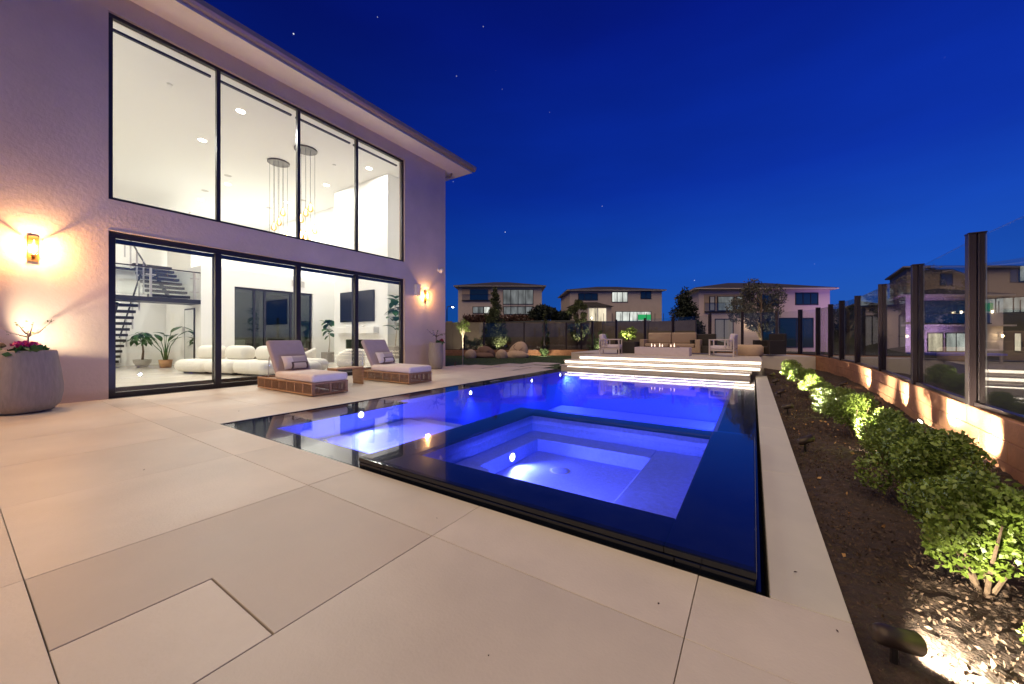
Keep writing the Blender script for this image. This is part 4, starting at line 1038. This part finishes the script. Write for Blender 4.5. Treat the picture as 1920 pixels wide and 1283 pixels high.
# ---------------------------------------------------------------- terrace furniture
ft = thing('fire_table', 'long pale stone fire table with small flames on the terrace', 'fire table', (-3.0, 15.55, TZ))
MB().box(-1.0, 1.0, -0.36, 0.36, 0, 0.32).build('body', 'firestone', ft, bevel=0.008)
MB().box(-0.62, 0.62, -0.10, 0.10, 0.321, 0.332).build('burner_tray', 'black', ft)
for k, (x, h) in enumerate(((-0.42, 0.13), (-0.30, 0.10), (-0.10, 0.14), (-0.02, 0.10), (0.30, 0.09), (0.42, 0.15))):
    MB().lathe([(0.0, 0.333), (0.018, 0.35), (0.024, 0.37), (0.010, 0.36+h*0.7), (0.0, 0.36+h)], x, random.uniform(-.05, .05), 8, cap=False).build('flame', 'flame', ft, True)
def armchair(label, x, y, rz):
    t = thing('patio_armchair', label, 'armchair', (x, y, TZ), rz, 'patio armchairs')
    fr = MB()
    for yy in (-0.42, 0.38):
        fr.box(-0.42, -0.37, yy, yy+0.04, 0, 0.60); fr.box(0.37, 0.42, yy, yy+0.04, 0, 0.60); fr.box(-0.42, 0.42, yy-0.005, yy+0.045, 0.60, 0.64)
        for k in range(3): fr.box(-0.34+k*0.10, -0.29+k*0.10, yy+0.01, yy+0.03, 0.27, 0.60)
    fr.box(-0.40, 0.40, -0.38, 0.38, 0.20, 0.26); fr.box(-0.42, -0.38, -0.38, 0.38, 0.30, 0.66)
    fr.build('frame', 'patioframe', t, bevel=0.004, seg=1)
    soft('seat_cushion', -0.32, 0.42, -0.37, 0.37, 0.262, 0.40, 'patiocush', t, 0.05)
    soft('back_cushion', -0.09, 0.09, -0.36, 0.36, 0, 0.46, 'patiocush', t, 0.06, (-0.26, 0, 0.40), (0, R(-14), 0))
armchair('pale framed patio armchair left of the fire table', -5.15, 15.75, 0.15)
armchair('pale framed patio armchair right of the fire table', -0.95, 16.2, math.pi-0.1)
pl2 = thing('pillow', 'lavender pillow on the right patio armchair', 'pillow', (-0.74, 16.4, TZ+0.41), math.pi)
soft('cover', -0.07, 0.07, -0.2, 0.2, 0, 0.36, 'patiocush', pl2, 0.065, rot=(0, R(-20), 0))
sf2 = thing('patio_sofa', 'brown two seat patio sofa behind the fire table', 'sofa', (-3.05, 17.5, TZ))
MB().box(-1.1, 1.1, -0.45, 0.45, 0.05, 0.28).build('base', 'sofafab', sf2, bevel=0.03, smooth=False)
for s in (-1, 1):
    soft('seat_cushion', -1.0 if s < 0 else 0.01, -0.01 if s < 0 else 1.0, -0.45, 0.28, 0.282, 0.44, 'sofafab', sf2, 0.05)
    soft('back_cushion', -1.0 if s < 0 else 0.01, -0.01 if s < 0 else 1.0, 0.20, 0.42, 0.44, 0.92, 'sofafab', sf2, 0.05)
    soft('arm', (-1.22 if s < 0 else 1.02), (-1.02 if s < 0 else 1.22), -0.45, 0.45, 0.05, 0.62, 'sofafab', sf2, 0.04)
def dark_chair(label, x, y, rz):
    t = thing('wicker_chair', label, 'armchair', (x, y, TZ), rz, 'dark wicker chairs')
    MB().box(-0.38, 0.38, -0.38, 0.38, 0.05, 0.36).build('seat', 'darkwicker', t, bevel=0.03)
    MB().box(-0.38, 0.38, 0.27, 0.40, 0.36, 0.86).build('backrest', 'darkwicker', t, bevel=0.03)
    for s in (-1, 1): MB().box(s*0.38-0.06, s*0.38+0.06, -0.38, 0.26, 0.05, 0.60).build('arm', 'darkwicker', t, bevel=0.02)
dark_chair('black wicker armchair between sofa and right armchair', -1.75, 17.6, -0.2)
dark_chair('black wicker armchair at the far right of the terrace', 0.55, 17.75, -0.9)
o = MB().lathe([(0.0, 0), (0.45, 0), (0.5, 0.06), (0.5, 0.34), (0.42, 0.42), (0.0, 0.42)], n=28).build('ottoman', 'beanfab', None, True, loc=(-0.15, 17.35, TZ)); tag(o, 'round tan ottoman beside the right patio armchair', 'ottoman')
pb = thing('planter_box', 'dark box planter at the left end of the terrace sofa', 'planter', (-4.75, 17.0, TZ))
MB().box(-0.4, 0.4, -0.4, 0.4, 0, 0.50).build('box', 'darkwicker', pb, bevel=0.01)
MB().box(-0.35, 0.35, -0.35, 0.35, 0.5, 0.51).build('soil', 'soil', pb)

# ================================================================== PLANTS OUTSIDE
def clump_points(g_, n_, clumps):
    """points gathered in shells of several clumps: (x, y, z, r)"""
    w_ = np.array([c[3]**2 for c in clumps]); w_ = w_/w_.sum(); ks = g_.choice(len(clumps), n_, p=w_)
    d = g_.normal(size=(n_, 3)); d /= np.linalg.norm(d, axis=1)[:, None]
    r_ = g_.uniform(0.45, 1.0, n_)**0.5
    cl = np.array(clumps)
    return cl[ks, :3] + d*(cl[ks, 3]*r_)[:, None]
def shrub_mesh(seed, n_, leaf, m, R0=0.36, H0=0.56):
    g_ = np.random.default_rng(seed); cl = []
    for k in range(26):
        a = g_.uniform(0, 6.28); rr = R0*g_.uniform(0.1, 0.85); z = g_.uniform(0.16, H0-0.12)
        f_ = math.sin(min(1, z/H0)*math.pi*0.9+0.25)
        cl.append((rr*f_*math.cos(a), rr*f_*math.sin(a), z, g_.uniform(0.08, 0.13)))
    pts_ = clump_points(g_, n_, cl); pts_ = pts_[pts_[:, 2] > 0.0]
    return leaf_mesh('foliage', m, pts_, leaf, g_, up=0.5, aspect=0.62)
def stems(h, rr, seed, n_=7, r0=0.012):
    r_ = random.Random(seed); m_ = MB()
    for k in range(n_):
        a = k*2.4; m_.tube([(0, 0, -0.08), (0.35*rr*math.cos(a), 0.35*rr*math.sin(a), h*0.35), (rr*0.8*math.cos(a), rr*0.8*math.sin(a), h*r_.uniform(0.6, 0.9))], r0, 5, 0.004)
    return m_
box_meshes = [shrub_mesh(20+k, 8500, 0.028, 'boxleaf') for k in range(3)]
grey_mesh = shrub_mesh(31, 8500, 0.030, 'boxleaf', 0.38, 0.56)
stem_me = stems(0.45, 0.28, 2).mesh('stems', 'bark')
shr = [(0.97, 2.10, 'b', 0.45, 'small bright shrub at the right edge beside the near spotlight'), (0.95, 2.78, 'g', 0.92, 'leafy shrub nearest in the bed with reddish stems'), (1.05, 3.85, 'g', 0.98, 'dull green shrub next after the nearest one'),
       (1.05, 5.05, 'b', 0.92, 'brightly lit yellow green shrub beside the tilted spotlight'), (1.05, 6.1, 'b', 0.88, 'second lit yellow green shrub from the near end'), (1.05, 7.15, 'b', 0.88, 'third lit yellow green shrub from the near end'),
       (1.05, 8.4, 'b', 0.78, 'fourth lit yellow green shrub, middle of the row'), (1.03, 9.7, 'b', 0.82, 'lit shrub past the middle of the bed row'), (1.0, 11.3, 'b', 0.85, 'lit shrub second from the far end of the bed'), (0.95, 13.3, 'b', 0.95, 'round lit shrub at the far end beside the steps')]
for i, (x, y, k, s, lab) in enumerate(shr):
    t = thing('shrub', lab, 'shrub', (x, y, -0.03), i*1.3, 'shrubs along the right bed'); t.scale = (s, s, s*random.uniform(1.02, 1.2))
    obj('foliage', grey_mesh if k == 'g' else box_meshes[i % 3], t); obj('stems', stem_me, t)
for (x, y, to, e, lab) in ((0.44, 1.93, (0.80, 2.15, -0.04), 9, 'near garden spotlight shining across the mulch at bottom right'), (0.47, 5.07, (1.15, 5.45, 0.35), 26, 'tilted garden spotlight before the brightest shrub'),
                           (0.46, 7.35, (1.15, 7.2, 0.35), 26, 'garden spotlight in the middle of the bed'), (0.46, 9.2, (1.1, 9.5, 0.35), 26, 'garden spotlight past the middle of the bed'),
                           (0.47, 11.4, (1.0, 11.5, 0.35), 22, 'garden spotlight before the second last shrub'), (0.47, 13.4, (1.0, 13.3, 0.35), 20, 'garden spotlight at the far end of the bed by the steps')):
    spotlight(lab, (x, y, -0.02), to, e*22, 75 if y > 3 else 100)
spotlight('small path light post standing against the brown wall', (1.72, 6.7, 0.0), (2.0, 6.3, 0.45), 120, 80)
spotlight('added hidden spotlight washing the brown wall behind the nearest shrubs', (1.45, 5.2, 0.0), (2.0, 5.5, 0.35), 160, 75)  # unseen washer added to make a bright patch on the wall
spotlight('added hidden spotlight washing the wall further along the bed', (1.65, 8.3, 0.0), (2.15, 8.5, 0.35), 140, 75)  # another unseen washer, added to brighten the wall
spotlight('added hidden spotlight washing the wall where it begins to curve', (1.75, 11.4, 0.0), (2.35, 11.6, 0.35), 140, 80)  # last of the added wall washers, out of view

def tree(name, label, loc, h, crown, n_, leaf, m, bark='bark', trunk=0.06, up=0.4, seed=1, group=None, aspect=0.4):
    g_ = np.random.default_rng(seed); r_ = random.Random(seed)
    t = thing(name, label, 'tree', loc, 0, group)
    tm = MB().tube([(0, 0, -0.3), (0.03*h*r_.uniform(-1, 1), 0.03*h*r_.uniform(-1, 1), h*0.35), (0, 0, h*0.9)], trunk, 8, trunk*0.2)
    for c in crown[::2]:
        tm.tube([(0, 0, max(0.1, c[2]-0.35*h*0.6)), (c[0]*0.6, c[1]*0.6, c[2]-0.05*h), (c[0], c[1], c[2])], trunk*0.35, 5, trunk*0.08)
    tm.build('trunk', bark, t, True)
    obj('crown', leaf_mesh('crown', m, clump_points(g_, n_, crown), leaf, g_, up=up, aspect=aspect), t)
    return t
def cone_crown(h, r0, seed, n_=40, z0=0.12):
    r_ = random.Random(seed); out_ = []
    for k in range(n_):
        f_ = r_.uniform(0, 1)**1.2; a = r_.uniform(0, 6.28); z = h*(z0+(1-z0)*f_); rr = r0*(1-f_)**0.8*r_.uniform(0.3, 1)
        out_.append((rr*math.cos(a), rr*math.sin(a), z, r0*(0.16+0.26*(1-f_))))
    return out_
def round_crown(z0, z1, r0, seed, n_=30, rc=0.22):
    r_ = random.Random(seed); out_ = []
    for k in range(n_):
        a = r_.uniform(0, 6.28); f_ = r_.uniform(-1, 1); rr = r0*math.sqrt(max(0, 1-f_*f_))*r_.uniform(0.35, 1.0)
        out_.append((rr*math.cos(a), rr*math.sin(a), (z0+z1)/2+f_*(z1-z0)/2, r0*rc*r_.uniform(0.7, 1.3)))
    return out_
def cw(px, depth, z=0.0):                # a point seen in that direction at that distance, in world metres
    v = FW*depth + RT*((px-960)/695*depth); return (v.x, v.y, z)
tree('cypress_tree', 'tall loose cypress behind the lawn fence before the left house', cw(928, 25.2, 0), 4.5, cone_crown(4.5, 0.85, 3, 110), 15000, 0.13, 'cypressleaf', seed=3, up=1.2)
tree('cypress_tree', 'slim young conifer by the boundary wall beside the left cypress', cw(1022, 25.6, 0), 2.9, cone_crown(2.9, 0.35, 4, 30), 2200, 0.12, 'cypressleaf', seed=4, up=1.2)
tree('garden_tree', 'bushy upright tree behind the wall before the middle house', cw(1083, 26.5, 0), 3.7, round_crown(0.8, 3.7, 0.8, 5, 60), 10000, 0.12, 'cypressleaf', seed=5, up=0.9)
tree('pine_tree', 'dark conical pine between the middle and right houses', cw(1283, 42, -0.6), 7.2, cone_crown(7.2, 2.1, 6, 60), 6500, 0.35, 'darkleaf', seed=6, up=0.2)
tree('olive_tree', 'grey leaved olive tree at the back of the terrace', (0.35, 21.3, 0.0), 3.75, [(c[0]-0.2, c[1], c[2], c[3]) for c in round_crown(1.55, 3.7, 1.15, 7, 34, 0.26)], 6500, 0.13, 'oliveleaf', seed=7, trunk=0.10, up=0.3, aspect=0.3)
tree('young_tree', 'slender uplit tree at the corner of the house', (-10.55, 12.3, -0.03), 1.95, round_crown(1.35, 1.95, 0.32, 8, 22, 0.26), 900, 0.06, 'boxleaf', 'palebark', 0.03, seed=8)
spotlight('ground spotlight at the foot of the tree by the house corner', (-10.22, 11.45, -0.03), (-10.55, 12.3, 1.5), 420, 60)
for i, (px, dp, h, r0, lab) in enumerate(((872, 24.6, 1.2, 0.45, 'leafy bush behind the fence at the far left'), (893, 24.3, 1.0, 0.4, 'second leafy bush behind the fence at the far left'), (1110, 24.8, 1.35, 0.5, 'bush behind the glass left of the terrace chairs'),
                                     (1020, 23.2, 0.35, 0.25, 'tiny lit shrub on the low kerb wall'), (1128, 22.9, 1.5, 0.4, 'leafy lit shrub by the wall near the left patio armchair'))):
    t = tree('bush', lab, cw(px, dp, 0.0), h, round_crown(0.1, h, r0, 40+i, 20, 0.3), 1500, 0.09, 'greyleaf', seed=40+i, trunk=0.02); t['category'] = 'bush'
t = tree('bush', 'bright yellow lit shrub in the dark box planter on the terrace', (-4.75, 17.0, TZ+0.5), 0.6, round_crown(0.1, 0.6, 0.40, 60, 22, 0.3), 1800, 0.07, 'boxleaf', seed=60, trunk=0.02); t['category'] = 'bush'
spotlight('spotlight in the box planter lighting its yellow shrub', (-5.0, 16.65, TZ+0.5), (-4.75, 17.0, TZ+0.9), 110, 95)
spotlight('spotlight at the low kerb wall lighting the tiny shrub', cw(1018, 22.0, -0.03), cw(1020, 23.2, 0.4), 130, 100)
spotlight('spotlight lighting the tree by the wall before the middle house', cw(1098, 25.3, 0.0), cw(1085, 26.5, 2.6), 350, 70)
spotlight('spotlight behind the far left fence lighting the rendered wall', cw(893, 24.8, 0.0), cw(889, 27, 1.2), 180, 100)
spotlight('spotlight at the foot of the tall cypress', cw(940, 24.2, 0.0), cw(930, 25.2, 2.4), 260, 80)
spotlight('spotlight near the left patio armchair lighting the leafy shrub', cw(1120, 22.4, 0.0), cw(1128, 22.9, 0.7), 90, 90)
spotlight('spotlight at the foot of the olive tree', (0.0, 20.8, 0.0), (0.35, 21.3, 2.5), 160, 80)
for i, (px, dp, h, r0, lab) in enumerate(((1012, 54, 1.9, 1.6, 'dark round tree right of the left house'), (1036, 57, 1.6, 1.6, 'lower dark tree between left and middle houses'), (1052, 60, 1.6, 1.4, 'dark shrub mass by the middle house'),
                                      (1650, 52, 4.6, 2.4, 'dark tree before the tan arched house'), (1590, 60, 3.2, 2.4, 'dark low tree beside the right house'))):
    b_ = cw(px, dp); z_ = terrain_h(b_[0], b_[1])
    tree('background_tree', lab, (b_[0], b_[1], z_-0.1), h, round_crown(0.6, h, r0, 70+i, 30, 0.3), 3000, 0.45, 'darkleaf', seed=70+i, trunk=0.15)
# ================================================================== NEIGHBOURING HOUSES
def neighbour(label, depth, px0, px1, py_eave, deep, wallm, zbase, wins, roof_h=1.6, over=0.7, extra=None, soff='trim'):
    """facade faces the viewer's garden; sizes follow from its distance"""
    k = depth/695.0
    X = lambda px: (px-960)*k
    Z = lambda py: 1.2 + (631-py)*k
    ox = (X(px0)+X(px1))/2
    base = FW*depth + RT*ox
    t = thing('neighbour_house', label, 'house', (base.x, base.y, zbase), YAW)
    ze = Z(py_eave)-zbase; x0, x1 = X(px0)-ox, X(px1)-ox
    sk = deep*max(0.0, (px0-1150)/695.0)          # the plots fan out along the curving street, so the plans are skewed
    MB().prism([(x0, 0), (x1, 0), (x1+sk, deep), (x0+sk, deep)], -1.5, ze).build('wall', wallm, t)
    so_ = over*sk/deep
    MB().prism([(x0-over-so_, -over), (x1+over-so_, -over), (x1+over+sk+so_, deep+over), (x0-over+sk+so_, deep+over)], ze+0.002, ze+0.16).build('eave', soff, t)
    r_ = MB(); a, b, c, d = x0-over-0.05, x1+over+0.05, -over-0.05, deep+over+0.05; hw = min((b-a), (d-c))/2
    r_.v = [(a-so_, c, ze+0.161), (b-so_, c, ze+0.161), (b+sk+so_, d, ze+0.161), (a+sk+so_, d, ze+0.161), (a+hw+sk/2, (c+d)/2, ze+roof_h), (max(a+hw+0.01, b-hw)+sk/2, (c+d)/2, ze+roof_h)]
    r_.f = [(0, 1, 5, 4), (1, 2, 5), (2, 3, 4, 5), (3, 0, 4), (3, 2, 1, 0)]
    r_.build('roof', 'rooftile', t)
    for (a, b, c, d, pane, nd) in wins:
        xa, xb = X(a)-ox, X(b)-ox; zt, zb = Z(c)-zbase, Z(d)-zbase; fr = 0.09
        f_ = MB().box(xa, xb, -0.06, 0.02, zt-fr, zt).box(xa, xb, -0.06, 0.02, zb, zb+fr).box(xa, xa+fr, -0.06, 0.02, zb+fr, zt-fr).box(xb-fr, xb, -0.06, 0.02, zb+fr, zt-fr)
        for j in range(1, nd):
            xm = xa + (xb-xa)*j/nd; f_.box(xm-fr*0.5, xm+fr*0.5, -0.055, 0.02, zb+fr, zt-fr)
        wo = f_.build('window', 'darkframe', t)
        MB().box(xa+fr*0.5, xb-fr*0.5, -0.03, -0.02, zb+fr*0.5, zt-fr*0.5).build('pane', pane, wo)
    if extra: extra(t, lambda px: X(px)-ox, lambda py: Z(py)-zbase)
    return t
def balcony(t, X, Z, a, b, c, d, m='htan', rail=True):
    """a recessed loggia: lining, dark back, glass rail"""
    MB().box(X(a), X(b), -0.05, -0.01, Z(d), Z(c)).build('loggia_lining', m, t)
    if rail:
        MB().box(X(a), X(b), -0.20, -0.18, Z(d), Z(d)+1.0).build('glass_rail', 'fencepane', t)
        MB().box(X(a), X(b), -0.21, -0.17, Z(d)+1.0, Z(d)+1.05).build('rail_cap', 'darkframe', t)
        MB().box(X(a), X(b), -0.24, -0.06, Z(d)-0.12, Z(d)).build('balcony_slab', 'darkframe', t)
def h1(t, X, Z):
    balcony(t, X, Z, 866, 921, 540, 563)
    f_ = MB().box(X(881), X(915), -0.16, -0.06, Z(562.8), Z(543)); f_.build('balcony_door', 'darkglass', t)
    for j in range(5): MB().box(X(943+j*14), X(943+j*14)+0.06, -0.30, -0.25, Z(588), Z(570)).build('rail_post', 'darkframe', t)
    MB().box(X(943), X(1001), -0.30, -0.25, Z(576), Z(575)).build('rail_cap', 'darkframe', t)
    # shutter slats behind the big window
    for j in range(17): MB().box(X(944), X(1000), -0.015, -0.011, Z(545+j*2.4)-0.04, Z(545+j*2.4)+0.04).build('shutter_slat', 'curtain', t)
neighbour('beige two storey house with loggia and tall shuttered window on the left', 65, 859, 1016, 538, 12, 'hbeige', 3.0,
          [(943, 1000, 543, 571, 'litdim', 4), (944, 998, 575, 590, 'litdim', 4), (886, 907, 575, 588, 'litdim', 2), (907, 919, 575, 588, 'litcool', 1)], 1.7, 0.7, h1)
def h2(t, X, Z):
    MB().box(X(1066), X(1137), -3.2, -0.01, Z(640), Z(578)).build('wing_wall', 'hbeige', t)
    r_ = MB(); a, b, z = X(1061), X(1140), Z(577.8); r_.v = [(a, -3.7, z), (b, -3.7, z), (b, 0, z), (a, 0, z), (a+2, -0.1, z+1.0), (b-2, -0.1, z+1.0)]
    r_.f = [(0, 1, 5, 4), (1, 2, 5), (3, 0, 4), (3, 2, 1, 0), (2, 3, 4, 5)]; r_.build('wing_roof', 'rooftile', t)
    MB().box(X(1096), X(1128), -3.26, -3.21, Z(604), Z(581)).build('wing_window', 'litwarm', t)
    for xp in (1096, 1112, 1128): MB().box(X(xp)-0.06, X(xp)+0.06, -3.32, -3.27, Z(604), Z(581)).build('mullion', 'white', t)
    MB().box(X(1196), X(1220), -0.09, -0.065, Z(600), Z(590)).build('green_panel', 'litgreen', t)
neighbour('beige house with lit upper window and bright ground floor in the middle', 64, 1069, 1241, 545.5, 12, 'hbeige', 2.2,
          [(1084, 1121, 550, 563.5, 'darkglass', 3), (1147, 1177, 547.5, 567, 'litcool', 3), (1201, 1221, 546.5, 561, 'darkglass', 2), (1154, 1221, 584, 603, 'litcool', 5)], 1.5, 0.6, h2)
def h3(t, X, Z):
    balcony(t, X, Z, 1320, 1395, 552, 584)
    for (a, b, c) in ((1329, 1340, 'curtain'), (1344, 1376, 'litdim'), (1379, 1392, 'litdim')):
        MB().box(X(a), X(b), -0.12, -0.06, Z(583), Z(556)).build('balcony_door', 'darkframe', t)
        MB().box(X(a)+0.12, X(b)-0.12, -0.135, -0.121, Z(582), Z(557)).build('door_pane', c, t)
    MB().tube([(X(1418), -0.5, Z(543)), (X(1411), -0.1, Z(549)), (X(1411), -0.1, Z(590))], 0.05, 8).build('downspout', 'gutter', t, True)
neighbour('pinkish house with balcony and two dark window bands at right', 46, 1311, 1556, 543, 11, 'hpink', -0.4,
          [(1419, 1460, 552, 574, 'darkglass', 3), (1491, 1534, 549, 572, 'darkglass', 3), (1429, 1525, 596, 652, 'darkglass', 3), (1340, 1375, 598, 655, 'curtain', 2)], 1.6, 0.7, h3, 'hcream')
def h4(t, X, Z):
    balcony(t, X, Z, 1733, 1855, 564, 606, 'darkglass')
    MB().box(X(1690), X(1895), -0.5, -0.01, Z(612), Z(609)).build('band', 'hcream', t)
neighbour('white house with lilac lit front and dark balcony seen through the glass', 41, 1698, 1881, 556, 10, 'hcream', -0.6,
          [(1738, 1768, 624, 660, 'litwarm', 1), (1772, 1812, 624, 660, 'litcool', 2), (1900, 1915, 624, 660, 'litwarm', 1)], 1.5, 0.9, h4, 'hcream')
neighbour('tall tan house behind the lilac lit one at far right', 60, 1700, 1990, 503, 12, 'htan', 4.0, [(1893, 1921, 505, 530, 'darkglass', 2), (1762, 1786, 513, 535, 'darkglass', 2)], 1.6, 0.8)
def h6(t, X, Z):
    for xp in (1618, 1636):
        MB().lathe([(0.0, 0), (0.9, 0)], n=24, cap=False).build('arch_window', 'darkglass', t, loc=(X(xp), -0.07, Z(586)), rot=(R(90), 0, 0))
neighbour('small tan house with arched windows between the right houses', 76, 1604, 1650, 572, 9, 'htan', 1.5, [(1609, 1627, 586, 592, 'darkglass', 1), (1628, 1645, 586, 592, 'darkglass', 1)], 1.2, 0.6, h6)
# lamps on and round those houses
def wall_light(label, px, py, depth, e, col=(1.0, 0.72, 0.42), off=0.35):
    p = FW*(depth-off) + RT*((px-960)/695*depth); z = 1.2+(631-py)/695*depth
    t = thing('porch_lamp', label, 'wall lamp', (p.x, p.y, z), YAW, 'lamps on neighbouring houses')
    MB().lathe([(0.0, -0.16), (0.07, -0.15), (0.09, 0.12), (0.0, 0.16)], n=12).build('glass', mat('pl', (1, .8, .5), emis=(1.0, 0.82, 0.58), estr=7), t, True)
    MB().box(-0.05, 0.05, 0.08, off-0.005, -0.03, 0.03).build('bracket', 'black', t)
    lamp('bulb', 'POINT', (0, -0.15, 0), e, col, t, 0.1); return t
wall_light('bright lamp on the side of the lilac lit house', 1684, 631, 41, 60, off=0.9)
wall_light('round lamp on the right wall of the lilac lit house', 1872, 630, 41, 50)
wall_light('small amber lamp on the dark balcony at far right', 1795, 586, 41, 14)
wall_light('amber lamp right of the dark balcony at far right', 1853, 585, 41, 10)
wall_light('small lamp on the pinkish house behind the olive tree', 1405, 610, 46, 40)
wall_light('bright floodlight on the wing of the middle house', 1108, 597, 58.5, 60, (1, .9, .7), 0.5)
lp = cw(1790, 35)
npd = thing('added_pool', 'added pool box whose violet lamps tint the lilac lit house', 'pool', (lp[0], lp[1], -0.55), YAW)  # pool invented to carry the violet lamps
MB().box(-3, 3, -1.5, 1.5, 0, 0.18).build('basin', 'plaster', npd)
for xx in (-2.2, 2.2): lamp('violet_fill', 'SPOT', (xx, 1.4, 0.4), 1500, (0.55, 0.33, 1.0), npd, 0.15, aim((0.15, 1, 0.5)), 95, 0.8)  # unseen lamps added to tint the facade behind
def street_lamp(label, px, py, depth):
    b = cw(px, depth); z0 = terrain_h(b[0], b[1]); z = 1.2+(631-py)/695*depth
    t = thing('street_lamp', label, 'street lamp', (b[0], b[1], z0), YAW, 'street lamps')
    H_ = z-z0
    MB().tube([(0, 0, -0.2), (0, 0, H_*0.9), (0.1, 0, H_+0.15), (0.6, 0, H_+0.2)], 0.07, 8, 0.05).build('pole', 'black', t, True)
    MB().box(0.45, 1.0, -0.12, 0.12, H_+0.10, H_+0.22).build('head', 'black', t, bevel=0.02)
    MB().lathe([(0.0, -0.12), (0.10, -0.10), (0.14, 0.0)], 0.75, 0, 14, cap=False).build('lens', emit('streetlens', (0.9, 1.0, 1.0), 22), t, True, loc=(0, 0, H_+0.10))
street_lamp('bright street lamp left of the left house by the house corner', 838, 577, 48)
street_lamp('street lamp glowing in front of the dark pine', 1285, 573, 50)
# thin post fence along the terrace of the middle houses
hf = thing('hill_fence', 'thin dark post fence along the hill before the houses', 'fence', cw(960, 58, 2.4), YAW)
for j in range(24):
    px = 876 + j*16
    MB().box(-0.03, 0.03, -0.03, 0.03, 0, 2.4).build('post', 'black', hf, loc=((px-960)/695*58, 0, 0))
hg = MB().box((868-960)/695*56, (1004-960)/695*56, -0.5, 0.5, 0, 1.5)
rng = np.random.default_rng(77)
c_ = np.column_stack([rng.uniform(-7.5, 3.6, 3500), rng.uniform(-0.6, 0.6, 3500), rng.uniform(-0.2, 1.3, 3500)])
hd = thing('hedge', 'clipped reddish hedge at the foot of the left house', 'hedge', cw(960, 57, 3.1), YAW)
obj('foliage', leaf_mesh('foliage', mat('redleaf', (0.10, 0.045, 0.03), 0.7, var=0.3), c_, 0.35, rng), hd)
